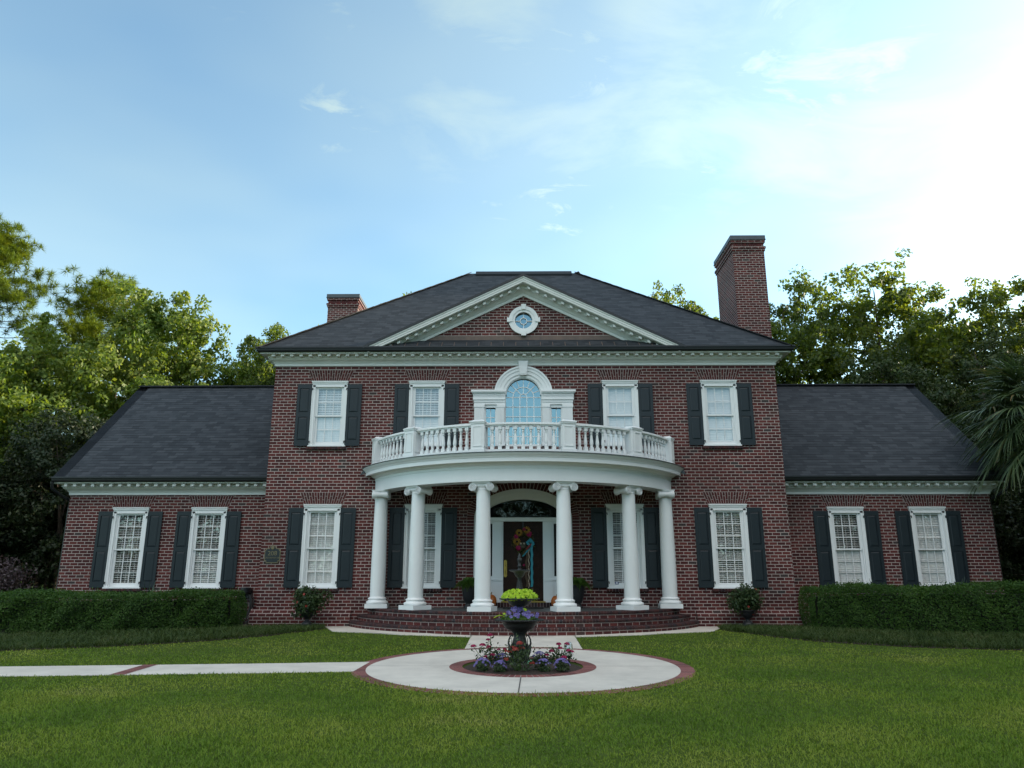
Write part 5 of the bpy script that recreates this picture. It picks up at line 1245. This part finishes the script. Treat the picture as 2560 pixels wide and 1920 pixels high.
o = link('shrub', me, None, (-16.4, 2.2, .95)); tag(o, 'low purple leaved shrub in the shade at the far left', 'shrub')
b = MB(); rng = np.random.default_rng(82)
for i in range(14): a = rng.uniform(0, 6.3); b.tube([(0, 0, -.95), (cos(a) * .5, sin(a) * .5, -.2), (cos(a) * 1.1, sin(a) * .9, .55 + rng.uniform(-.2, .45))], [.02, .014, .005], 4)
b.build('stem', M['bark_pale'], o)

# ------------------------------------------------------------------ lawn blades
rng = np.random.default_rng(9)
def lawn(n, y0, y1, ln, wd):
    Y = rng.uniform(y0, y1, n); hw = .72 * (Y + 20.8) + .8; X = rng.uniform(-1, 1, n) * hw
    k = np.ones(n, bool)
    R = np.hypot(X - PC[0], Y - PC[1]); front = np.clip((-(Y - PC[1]) / PR - .25) / .35, 0, 1); k &= R > PR - .01 - .225 * front * rng.uniform(.75, 1, n)
    k &= ~((X > -1.23) & (X < 1.115) & (Y > -6)); k &= ~inpoly(X, Y, APR + [(5, 3), (-5, 3)]); k &= ~inpoly(X, Y, SP)
    k &= ~inpoly(X, Y, LIR_L + [(-5.3, 3), (-40, 3), (-40, -8.0), (-20, -7.4)]); k &= ~inpoly(X, Y, (LIR_R + [(5, 3), (40, 3), (40, -7), (20, -6.7)])); k &= ~((np.abs(X) < 7) & (Y > -.4))
    X, Y = X[k], Y[k]; m = len(X); a = rng.uniform(0, 2 * pi, m); t = rng.uniform(.15, 1.1, m)
    D = np.stack([np.cos(a) * t, np.sin(a) * t, np.ones(m)], 1); D /= np.linalg.norm(D, axis=1)[:, None]
    # the mown height wanders a little
    L = ln * rng.uniform(.55, 1.25, m) * (1 + .22 * np.sin(X * .9 + Y * .4) * np.sin(Y * 1.1 + 1)) * np.where(rng.uniform(0, 1, m) < .03, 1.7, 1)
    gzv = np.where(Y >= GK[1], 0, np.where(Y >= GK[0], SL * GK[0] * (GK[1] - Y) / (GK[1] - GK[0]), SL * Y))
    return blades(np.stack([X, Y, gzv - .004], 1), D, L, wd, rng, .35, 2)
Vs, Fs, o_ = [], [], 0
for args in ((110000, -16.2, -13.5, .052, .0075), (110000, -13.5, -10.2, .055, .0095), (80000, -10.2, -6.5, .048, .013), (70000, -6.5, -.3, .045, .018)):
    V, F = lawn(*args); Vs.append(V); Fs.append(F + o_); o_ += len(V)
o = link('grass', npmesh('grass', np.concatenate(Vs), np.concatenate(Fs), M['grass'])); tag(o, 'mown green lawn grass in front of the house', None, None, 'stuff')

# ------------------------------------------------------------------ fountain and its planting
FX, FY = -.13, -7.72; FG = gz(FY)
ft = thing('fountain', 'black tiered cast iron fountain with crane figures on the round path, planted with flowers', 'fountain', (FX, FY, FG))
g = lambda z: z - FG
b = MB()
b.lathe([(.19, -.04), (.19, .02), (.165, .04), (.15, .07), (.135, .10), (.128, .20), (.118, .30), (.108, .38), (.10, .44), (.095, .49), (.105, .52), (.14, .56), (.15, .585)], (0, 0, 0), 20)
for k in range(18):      # reed leaves cast round the pedestal
    a = 2 * pi * k / 18; r = .135; b.tube([(r * cos(a), r * sin(a), .02), (r * 1.06 * cos(a + .15), r * 1.06 * sin(a + .15), .17), (r * .98 * cos(a - .1), r * .98 * sin(a - .1), .31), (r * 1.05 * cos(a + .05), r * 1.05 * sin(a + .05), .36 + .05 * (k % 3))], [.012, .016, .012, .004], 5)
b.build('pedestal', M['iron'], ft)
for k in range(3):       # three standing cranes
    a = radians(-90 + 90) + k * 2 * pi / 3 + radians(0)
    a = [0.0, pi, pi * 1.5][k]
    d = np.array((cos(a), sin(a), 0)); u = np.array((0, 0, 1.0)); c = MB()
    c.tube([d * .135 + u * .02, d * .14 + u * .16], .008, 5); c.tube([d * .155 + u * .02, d * .15 + u * .16], .008, 5)
    c.tube([d * .10 + u * .12, d * .135 + u * .20, d * .155 + u * .28, d * .165 + u * .33], [.012, .038, .040, .020], 8)
    c.tube([d * .16 + u * .31, d * .185 + u * .37, d * .178 + u * .43, d * .158 + u * .475, d * .135 + u * .505, d * .118 + u * .495, d * .108 + u * .465], [.020, .017, .013, .012, .014, .015, .004], 7)
    c.build('crane_figure', M['iron'], ft)
b = MB(); b.lathe([(.10, .56), (.17, .575), (.235, .61), (.275, .66), (.285, .705), (.34, .724), (.40, .735), (.41, .75), (.395, .757), (.29, .745), (.25, .70), (.0, .69)], (0, 0, 0), 36)
for k in range(36): a = 2 * pi * k / 36; b.ball((.402 * cos(a), .402 * sin(a), .743), .014, 6, 4)
b.build('lower_bowl', M['iron'], ft)
b = MB(); b.lathe([(.045, .69), (.05, .75), (.035, .80), (.055, .86), (.05, .93), (.06, .965)], (0, 0, 0), 14); b.build('stem', M['iron'], ft)
b = MB(); b.lathe([(.06, .955), (.13, .97), (.175, 1.0), (.20, 1.04), (.23, 1.065), (.325, 1.075), (.338, 1.085), (.33, 1.092), (.20, 1.075), (.0, 1.06)], (0, 0, 0), 32)
for k in range(32): a = 2 * pi * k / 32; b.ball((.331 * cos(a), .331 * sin(a), 1.083), .012, 6, 4)
b.build('upper_bowl', M['iron'], ft)
b = MB(); b.lathe([(.085, 1.05), (.072, 1.16), (.052, 1.23), (.040, 1.29), (.032, 1.36), (.030, 1.41), (.045, 1.43), (.04, 1.445)], (0, 0, 0), 14)
for k in range(8): a = 2 * pi * k / 8; b.tube([(.075 * cos(a), .075 * sin(a), 1.12), (.05 * cos(a), .05 * sin(a), 1.24), (.034 * cos(a), .034 * sin(a), 1.36)], [.014, .010, .006], 5)
b.build('stem', M['iron'], ft)
b = MB(); b.lathe([(.03, 1.425), (.06, 1.44), (.08, 1.47), (.10, 1.515), (.165, 1.535), (.182, 1.548), (.175, 1.556), (.10, 1.54), (.0, 1.53)], (0, 0, 0), 28); b.build('dish', M['iron'], ft)
b = MB(); b.lathe([(.035, 1.53), (.028, 1.57), (.022, 1.60), (.034, 1.61), (.034, 1.625), (.022, 1.64), (.028, 1.69), (.040, 1.715), (.038, 1.74), (.022, 1.755), (.028, 1.775), (.018, 1.80), (.006, 1.83)], (0, 0, 0), 14); b.build('finial', M['iron'], ft)
def petal_flowers(P, Nn, r, rng, petals=5, lw=.9):
    """open five petalled flowers as small quads"""
    V = []; F = []
    for p, n_ in zip(P, Nn):
        n_ = n_ / np.linalg.norm(n_); a = np.cross(n_, (0, 0, 1.0)); a = a / (np.linalg.norm(a) + 1e-6); b_ = np.cross(n_, a); ph = rng.uniform(0, 6.3); R = r * rng.uniform(.8, 1.2)
        for k in range(petals):
            t = ph + 2 * pi * k / petals; w_ = lw * pi / petals
            e = lambda tt, q, up: p + (a * cos(tt) + b_ * sin(tt)) * R * q + n_ * R * up
            o = len(V); V += [e(t, .05, 0), e(t - w_, .75, .22), e(t, 1.0, .12), e(t + w_, .75, .22)]; F.append((o, o + 1, o + 2, o + 3))
    return np.array(V), np.array(F)
def flower_plant(name, label, cat, loc, foliage, blossoms, group=None, extra=None):
    """foliage / blossoms: (V, F, material) ; blossoms become a part of the plant"""
    V, F, m = foliage; o = link(name, None, None, loc); tag(o, label, cat, group); link('foliage', npmesh('foliage', V, F, m), o)
    for bl in blossoms: V, F, m, nm = bl; link(nm, npmesh(nm, V, F, m), o)
    if extra: extra(o)
    return o
rng = np.random.default_rng(90)
n = 520; a = rng.uniform(0, 2 * pi, n); r = .285 * np.sqrt(rng.uniform(0, 1, n)); P = np.stack([r * np.cos(a), r * np.sin(a), .140 * np.sqrt(np.clip(1 - (r / .30) ** 2, 0, 1)) + rng.normal(0, .012, n)], 1)
P2 = np.stack([.292 * np.cos(a), .292 * np.sin(a), rng.uniform(-.015, .05, n)], 1)[:200]
P = np.concatenate([P, P2]); V, F = leaf_quads(P, .055, rng, np.array((0, -.45, .9)) + P * 2, .6, .85)
o = link('creeping_plant', npmesh('creeping_plant', V, F, M['lime']), None, (FX, FY, FG + 1.085)); tag(o, 'bright lime green creeping plant mounded in the upper fountain bowl', 'plant')
n = 700; a = rng.uniform(0, 2 * pi, n); r = .31 * np.sqrt(rng.uniform(0, 1, n)); P = np.stack([r * np.cos(a), r * np.sin(a), .11 * rng.uniform(0, 1, n) * (1.2 - r / .33)], 1); Vf, Ff = leaf_quads(P, .045, rng, np.array((0, -.2, 1.0)) + P, .5)
spots = [(-.16, -.20, .12), (-.10, -.22, .145), (-.06, -.16, .17), (-.12, -.14, .185), (-.02, -.14, .165), (-.14, -.25, .07), (-.07, -.27, .075), (-.02, -.24, .09), (.05, -.20, .12), (.09, -.16, .13), (.11, -.24, .075), (.17, -.22, .07), (.20, -.18, .085), (.14, -.26, .05), (.30, -.16, .085), (.28, -.12, .06), (.0, -.05, .17), (-.2, -.12, .12), (.04, -.10, .155), (-.03, -.28, .05), (.16, -.1, .12), (-.22, -.16, .07)]
Pb = np.array(spots) + rng.normal(0, .008, (len(spots), 3)); Vb, Fb = petal_flowers(Pb, np.array([(x * 1.2, -1, .5) for x, y, z in spots]), .036, rng)
sy = np.array([(.09, -.2, .165), (-.25, -.16, .10)]); Vy, Fy = petal_flowers(np.repeat(sy, 4, 0) + rng.normal(0, .015, (8, 3)), np.tile((0, -1, .6), (8, 1)), .022, rng)
def trail(o):
    b = MB(); b.tube([(-.24, -.16, .06), (-.34, -.18, .075), (-.40, -.19, .05), (-.43, -.19, .03)], [.006, .007, .008, .003], 5); b.build('trailing_stem', M['lime'], o)
flower_plant('petunia', 'purple petunias filling the lower fountain bowl', 'flowers', (FX, FY, FG + .75), (Vf, Ff, M['fern']), [(Vb, Fb, M['violet'], 'blossoms'), (Vy, Fy, M['lime'], 'variegated_leaves')], None, trail)
def aster(x, y, r, h, label, seed):
    r *= .92; h *= .88
    rng = np.random.default_rng(seed); n = 420; g_ = rng.normal(size=(n, 3)); g_[:, 2] = np.abs(g_[:, 2]); g_ /= np.linalg.norm(g_, axis=1)[:, None]; P = g_ * np.array((r, r, h)) * rng.uniform(.3, .97, (n, 1))
    Vf, Ff = leaf_quads(P, .035, rng, g_, .5); m = 40; q = rng.normal(size=(m, 3)); q[:, 2] = np.abs(q[:, 2]) + .75; q[:, 1] *= .8; q /= np.linalg.norm(q, axis=1)[:, None]
    Vb, Fb = petal_flowers(q * np.array((r, r, h)) * 1.02, q + np.array((0, -.5, .2)), .021, rng, 8, .8)
    flower_plant('aster', label, 'flowers', (x, y, gz(y) + .04), (Vf, Ff, M['shrub']), [(Vb, Fb, M['lavender'], 'blossoms')], 'lavender asters round the fountain')
aster(-.715, -8.33, .15, .19, 'lavender aster cushion farthest left at the front of the fountain bed', 1)
aster(-.44, -8.47, .13, .17, 'lavender aster cushion between the left front aster and the tall red plant', 2)
aster(-.42, -7.62, .15, .18, 'lavender aster cushion behind, just left of the fountain foot', 3)
aster(.24, -8.42, .15, .19, 'lavender aster cushion directly right of the tall red plant', 4)
aster(.53, -8.36, .15, .19, 'lavender aster cushion farthest right at the front of the fountain bed', 5)
aster(.20, -7.45, .15, .19, 'lavender aster cushion behind, just right of the fountain foot', 6)
def umbels(name, label, loc, stems, mt, seed, fol=260, fr=.16, fh=.22):
    rng = np.random.default_rng(seed); P = rng.normal(size=(fol, 3)) * np.array((fr * .55, fr * .45, fh * .4)) + np.array((0, 0, fh * .55)); P[:, 2] = np.abs(P[:, 2]); Vf, Ff = leaf_quads(P, .055, rng, P + np.array((0, -.3, .6)), .4, .45)
    Pb = []; Nb = []; Pl = []
    for (x, y, z, r) in stems:
        for k in range(int(46 * (r / .04) ** 1.3)):
            q = rng.normal(size=3); q[2] = abs(q[2]) * .9 + .1; q /= np.linalg.norm(q); Pb.append(np.array((x, y, z)) + q * np.array((r, r, r * .62))); Nb.append(q)
        for k in range(5): Pl.append((x + rng.normal() * .025, y + rng.normal() * .02, z - rng.uniform(.02, .11)))
    Vb, Fb = petal_flowers(np.array(Pb), np.array(Nb), .0145, rng, 5, .95); Vl, Fl = leaf_quads(np.array(Pl), .06, rng, None, .4, .45)
    def ex(o):
        b = MB()
        for (x, y, z, r) in stems: b.tube([(x * .25, y * .25, 0), (x * .7, y * .7, z * .55), (x, y, z)], [.007, .005, .004], 5)
        b.build('stem', M['fern'], o)
    flower_plant(name, label, 'flowers', loc, (np.concatenate([Vf, Vl]), np.concatenate([Ff, Fl + len(Vf)]), M['shrub']), [(Vb, Fb, mt, 'blossoms')], None, ex)
umbels('pentas', 'leggy plant with magenta flower heads at the left of the fountain bed', (-.60, -7.62, gz(-7.6) + .04),
       [(-.02, 0, .44, .055), (-.06, .02, .37, .035), (-.30, -.02, .27, .048), (-.15, -.05, .29, .052), (-.05, .0, .26, .04), (.02, -.1, .14, .045), (.12, .0, .215, .028), (.22, .02, .22, .032), (-.10, -.05, .11, .035)], M['magenta'], 11, 300, .24, .22)
umbels('pentas', 'plant with fading magenta flower heads at the right of the fountain bed', (.49, -7.50, gz(-7.5) + .04),
       [(-.08, 0, .18, .05), (.04, .02, .29, .042), (.06, -.02, .23, .04), (.18, .03, .29, .045), (.20, -.04, .19, .042), (.12, -.1, .09, .05), (-.17, -.03, .12, .04), (.26, .0, .17, .035)], M['magenta'], 12, 300, .22, .17)
umbels('pentas', 'tall green plant with dusty red flower heads in front of the fountain foot', (-.13, -8.45, gz(-8.4) + .04),
       [(.0, .0, .40, .055), (-.10, .04, .33, .05), (-.16, .05, .27, .045), (.03, .05, .32, .05), (-.06, -.02, .31, .055), (.19, .05, .10, .045), (-.2, .02, .16, .05), (-.23, .1, .28, .035)], M['redpetal'], 13, 420, .20, .33)
# solar light with a clear glass jar, and a small glass ornament
lt = thing('garden_light', 'small clear glass garden light standing at the right of the fountain bed', 'garden light', (.70, -7.42, gz(-7.42) + .04))
b = MB(); b.lathe([(.055, .10), (.07, .13), (.075, .20), (.065, .28), (.045, .32), (.0, .325)], (0, 0, 0), 20, cap=False); b.build('glass', glass_mat('clear_jar', refl=.22, inner=(.86, .88, .86)), lt)
b = MB(); b.lathe([(.012, -.04), (.012, .06), (.055, .085), (.06, .10), (.0, .105)], (0, 0, 0), 14); b.build('stake', M['black'], lt)
b = MB(); b.tube([(.05 * cos(t) * (1 - t / 22), .05 * sin(t) * (1 - t / 22), .03 + t * .004) for t in np.linspace(0, 14, 40)], .013, 6); o = b.build('glass_ornament', mat('green_glass', (.10, .30, .17), .08, spec=.8), None, (.04, -7.98, gz(-7.98) + .05)); tag(o, 'small swirled green glass ornament on the soil right of the fountain foot', 'ornament')

# ------------------------------------------------------------------ porch things
def urn_meshes():
    b = MB(); b.lathe([(.13, 0), (.13, .03), (.10, .05), (.055, .09), (.05, .12), (.08, .15), (.15, .20), (.185, .27), (.19, .31), (.22, .33), (.225, .345), (.19, .345), (.17, .30), (.0, .29)], (0, 0, 0), 24); b.box(-.15, .15, -.15, .15, -.06, .0)
    return b.mesh('urn', [M['urn']])
um = urn_meshes()
for (x, lab, rs, seed) in ((-5.64, 'bushy plant in a black urn on the left of the porch steps', 0, 3), (5.74, 'bushy plant in a black urn on the right of the porch steps', 1, 4)):
    t = thing('potted_plant', lab, 'potted plant', (x, -.62, .10), rs, 'potted plants in urns beside the steps'); link('urn', um, t)
    me, s_ = bush('foliage', '', '', None, .66, 2300, M['shrub'], .085, 100 + seed, (1.0, .85, .70), None, 14); link('foliage', me, t, (0, 0, .58))
    rng = np.random.default_rng(seed); a = rng.uniform(0, 6.3, 6); D = np.stack([np.cos(a) * .3, np.sin(a) * .3, np.ones(6)], 1); D /= np.linalg.norm(D, axis=1)[:, None]
    V, F = blades(np.zeros((6, 3)) + (0, 0, .6), D, rng.uniform(.35, .52, 6), .022, rng, .1, 3); link('spike_leaves', npmesh('spike_leaves', V, F, M['purple_leaf']), t)
    q = rng.normal(size=(7, 3)); q /= np.linalg.norm(q, axis=1)[:, None]; q[:, 1] = -np.abs(q[:, 1]); V, F = petal_flowers(q * .44 + (0, 0, .54), q, .03, rng); link('blossoms', npmesh('blossoms', V, F, M['redpetal']), t)
for (x, lab, seed) in ((-1.46, 'fern in a tall black planter left of the front door', 5), (1.38, 'fern in a tall black planter right of the front door', 6)):
    t = thing('potted_fern', lab, 'potted plant', (x, -.42, FZ), 0, 'ferns in tall planters beside the door')
    b = MB(); b.lathe([(.15, 0), (.15, .04), (.10, .07), (.09, .12), (.13, .17), (.17, .30), (.19, .46), (.21, .56), (.225, .58), (.225, .60), (.19, .60), (.18, .55), (.0, .54)], (0, 0, 0), 22); b.build('planter', M['urn'], t)
    rng = np.random.default_rng(seed); n = 72; a = rng.uniform(0, 2 * pi, n); el = rng.uniform(.5, 1.4, n); Vs = []; Fs = []; o_ = 0
    for i in range(n):
        d = np.array((cos(a[i]) * cos(el[i]), sin(a[i]) * cos(el[i]), sin(el[i]))); L = rng.uniform(.45, .68); k = 17; tt = np.linspace(.1, 1, k); sp_ = np.array((0, 0, .56)) + d[None] * (L * tt)[:, None] - np.array((0, 0, 1.0)) * (L * .75 * tt ** 2)[:, None]
        s_ = np.cross(d, (0, 0, 1.0)); s_ /= np.linalg.norm(s_); w_ = .085 * np.sin(np.clip(tt * 1.05, 0, 1) * pi * .93 + .12)
        for sg in (-1, 1):
            V = np.stack([sp_, sp_ + s_ * sg * w_[:, None] * .5 + d * .024, sp_ + s_ * sg * w_[:, None] - (0, 0, .012), sp_ + s_ * sg * w_[:, None] * .5 - d * .024], 1).reshape(-1, 3); Vs.append(V); Fs.append(np.arange(4 * k).reshape(-1, 4) + o_); o_ += 4 * k
    link('fronds', npmesh('fronds', np.concatenate(Vs), np.concatenate(Fs), M['fern']), t)
def pumpkin(x, y, r, h, label):
    b = MB(); n, m = 40, 14; v = []; f = []
    for i in range(m + 1):
        t = pi * i / m
        for k in range(n):
            a = 2 * pi * k / n; q = r * (sin(t) ** .8) * (1 - .07 * abs(cos(a * 5)) ** .6 * 1.0); v.append((q * cos(a), q * sin(a), h / 2 - h / 2 * cos(t) - .03 * h * (1 if i == m else 0)))
    for i in range(m):
        for k in range(n): f.append((i * n + k, i * n + (k + 1) % n, (i + 1) * n + (k + 1) % n, (i + 1) * n + k))
    b.add(v, f, 0, None, True); o = b.build('pumpkin', M['pumpkin'], None, (x, y, FZ)); tag(o, label, 'pumpkin', 'pumpkins by the door')
    b = MB(); b.tube([(0, 0, h - .03), (.01, 0, h + .02), (.035, 0, h + .055)], [.025, .018, .016], 7); b.build('stalk', M['plank'], o)
pumpkin(-.90, -.30, .165, .34, 'orange pumpkin on the porch floor left of the front door')
pumpkin(.84, -.30, .15, .31, 'orange pumpkin on the porch floor right of the front door')
b = MB(); b.box(-.52, .52, -.32, .32, 0, .018); o = b.build('doormat', mat('doormat', (.02, .019, .018), .95, noise=.5, nscale=60, bump=.6, bscale=200), None, (DX, -.45, FZ)); tag(o, 'dark doormat on the slate floor before the front door', 'doormat')
# wreath on the door
wr = thing('wreath', 'autumn wreath of sunflowers and red flowers with long ribbons on the front door', 'wreath', (DX, .12, 2.21))
rng = np.random.default_rng(33); n = 900; a = rng.uniform(0, 2 * pi, n); P = np.stack([(.235 + rng.normal(0, .04, n)) * np.cos(a), rng.normal(0, .03, n) - .01, (.25 + rng.normal(0, .045, n)) * np.sin(a)], 1)
V, F = leaf_quads(P, .075, rng, np.tile((0, -1.0, .1), (n, 1)), .5, .5); link('ring', npmesh('ring', V, F, leaf_mat('wreath_leaf', [(0, (.03, .045, .012)), (.5, (.07, .075, .02)), (.8, (.13, .07, .025)), (1, (.16, .12, .05))], .1)), wr)
for (x, z, r) in ((-.11, .24, .095), (.10, .31, .095), (-.17, .0, .10)):
    V, F = petal_flowers(np.array([(x, -.07, z), (x, -.075, z)]), np.array([(0, -1, .1), (.1, -1, .2)]), r, rng, 12, .75); f_ = link('sunflower', npmesh('sunflower', V, F, M['yellow']), wr)
    b = MB(); b.ball((x, -.085, z), .028, 8, 6, 0, (1, .5, 1)); b.build('flower_centre', M['wood'], f_)
for (x, z, r) in ((-.19, .14, .07), (.17, .20, .075), (.03, .33, .05), (-.13, -.17, .075), (.02, -.62, .035)):
    V, F = petal_flowers(np.array([(x, -.06 - .012 * k, z) for k in range(4)]), rng.normal(size=(4, 3)) * .3 + (0, -1, .1), r, rng, 7, .9); link('red_flower', npmesh('red_flower', V, F, M['magenta']), wr)
b = MB(); b.ball((-.01, -.04, -.10), .10, 10, 7, 0, (1, .5, .95)); b.ball((-.06, -.09, -.05), .026, 8, 5, 1, (1, .5, 1)); b.ball((.03, -.09, -.05), .026, 8, 5, 1, (1, .5, 1)); b.build('burlap_figure', [mat('burlap', (.10, .085, .055), .9, noise=.4, nscale=30), M['ribbon_cream']], wr)
def ribbon(pts, wd, name, m):
    b = MB(); rows = [((x - wd / 2, -.075 - .012 * (i % 2), z), (x + wd / 2, -.07 - .012 * ((i + 1) % 2), z + .012)) for i, (x, z) in enumerate(pts)]
    for (p, q), (r, s_) in zip(rows, rows[1:]): b.add([p, q, s_, r], [(0, 1, 2, 3)], 0, None, True)
    b.build(name, m, wr)
ribbon([(.235 + .008 * sin(i * 1.3), -.05 - i * .05) for i in range(24)], .062, 'ribbon_tail', M['ribbon_blue'])
ribbon([(.20 - i * .03, -.16 - i * .034) for i in range(8)], .06, 'ribbon_tail', M['ribbon_blue'])
ribbon([(.155 + .012 * sin(i * 1.7), -.18 - i * .05) for i in range(22)], .022, 'ribbon_tail', M['ribbon_cream'])
ribbon([(.10 + .02 * sin(i * .9), -.30 - i * .05) for i in range(19)], .065, 'ribbon_tail', M['ribbon_brown'])
ribbon([(.245, -1.22), (.245, -1.28), (.25, -1.33)], .05, 'ribbon_tail', M['ribbon_brown'])
b = MB()
for (x, z, ang) in ((.13, .0, .8), (.25, -.0, 2.2), (.15, -.07, 2.6), (.26, -.08, .5), (.2, .03, 1.57)): b.obox((x, -.095, z), (cos(ang) * .055, 0, sin(ang) * .055), (0, .012, 0), (-sin(ang) * .028, -.006, cos(ang) * .028))
b.build('bow', M['ribbon_blue'], wr)
b = MB()
for (x, z, ang) in ((.19, -.09, .6), (.15, -.14, .7), (.11, -.18, .8)): b.obox((x, -.108, z), (cos(ang) * .04, 0, sin(ang) * .04), (0, .008, 0), (-sin(ang) * .018, 0, cos(ang) * .018))
b.build('bow', M['ribbon_red'], wr)
b = MB(); b.box(-.012, .012, -.008, .03, .32, .545); b.build('hanger', M['cap'], wr)

# ------------------------------------------------------------------ address plaque, hose, sticker, side fence
sx, sz = -6.868, 1.875
sg_ = thing('address_sign', 'dark house number plaque with gold border reading 208 on the brick corner', 'sign', (sx, -.012, sz))
def plaque(sc):
    w_, h_ = .218 * sc, .20; q = []
    bt = -.235 * sc; tp = .155 * sc
    q += [(-.165 * sc, bt), (.165 * sc, bt), (.165 * sc, bt + .05), (w_, bt + .06), (w_, tp - .06), (.175 * sc, tp - .02), (.175 * sc, tp), (.10 * sc, tp)]
    q += [(.085 * sc * cos(t), tp + .01 + .075 * sc * sin(t)) for t in np.linspace(.25, pi - .25, 9)]
    q += [(-.10 * sc, tp), (-.175 * sc, tp), (-.175 * sc, tp - .02), (-w_, tp - .06), (-w_, bt + .06), (-.165 * sc, bt + .05)]
    return q
b = MB(); b.prism(plaque(1.0), -.012, .012); b.build('border', M['gold'], sg_)
b = MB(); b.prism(plaque(.91), -.016, -.0125); b.build('plate', M['sign'], sg_)
b = MB(); b.lathe([(.0, 0), (.045, .0), (.045, .008), (.03, .010), (.0, .008)], (0, 0, 0), 16)
em = b.build('emblem', M['gold'], sg_); em.rotation_euler = (radians(90), 0, 0); em.location = (0, -.017, .165)
def text(body, size, z, nm, mt, ext=.003):
    cu = bpy.data.curves.new(nm, 'FONT'); cu.body = body; cu.size = size; cu.extrude = ext; cu.align_x = 'CENTER'; cu.materials.append(mt)
    tmp = bpy.data.objects.new(nm, cu); me = bpy.data.meshes.new_from_object(tmp); bpy.data.objects.remove(tmp); o = link(nm, me, sg_); o.rotation_euler = (radians(90), 0, 0); o.location = (0, -.019, z); return o
text('208', .165, -.03, 'number', M['gold']).scale = (1.05, 1, 1)
text('CASTAWAY DR', .058, -.115, 'lettering', M['gold'], .002)
hs = thing('garden_hose', 'black garden hose coiled on a wall hanger between left hedge and house corner', 'hose', (-7.80, .86, 0))
b = MB(); rng = np.random.default_rng(17)
for k in range(9):
    lw_, ln_ = rng.uniform(.13, .24), rng.uniform(.55, .98); x0 = rng.uniform(-.05, .05)
    b.tube([(x0 + lw_ * sin(t) * (1 + .2 * cos(t)), -.03 - .012 * k + .03 * cos(t), .84 - ln_ * .5 * (1 - cos(t))) for t in np.linspace(0, 2 * pi, 26)], .0135, 6)
b.build('coil', M['hose'], hs)
b = MB(); b.box(-.15, .15, -.02, .09, .70, .93); b.lathe([(.14, 0), (.14, .15)], (0, -.08, .84), 16); b.tube([(-.12, -.04, .93), (0, -.08, .98), (.12, -.04, .93)], .012, 6); b.build('hanger', M['black'], hs)
b = MB(); b.box(-.048, .048, -.004, .0, -.034, .034, 0); b.prism([(-.03, -.016), (.03, -.016), (.03, .004), (.014, .02), (-.014, .02), (-.03, .004)], -.0055, -.0042, 1)
o = b.build('sticker', [mat('sticker_blue', (.03, .06, .20), .4), M['white']], None, (2.49, .045, 1.115)); tag(o, 'small blue sticker with a white mark in the porch window pane right of the door', 'sticker')
fy = 4.0; fx = 17.35
fe = thing('wire_fence', 'wooden fence post with two thin wires at the right edge beyond the hedge', 'fence', (fx, fy, 0))
b = MB(); b.prism([(-.10, -.2), (.14, -.2), (.14, 1.42), (-.02, 1.42)], -.09, .09); b.box(-.16, .26, -.14, .14, 1.42, 1.47); b.build('post', M['plank'], fe)
for z0, z1 in ((1.36, 1.26), (1.06, 1.06)):
    b = MB(); b.tube([(-1.7, 0, z0), (-.8, 0, (z0 + z1) / 2 - .01), (-.05, 0, z1)], .009, 5); b.build('wire', M['bark_pale'], fe)
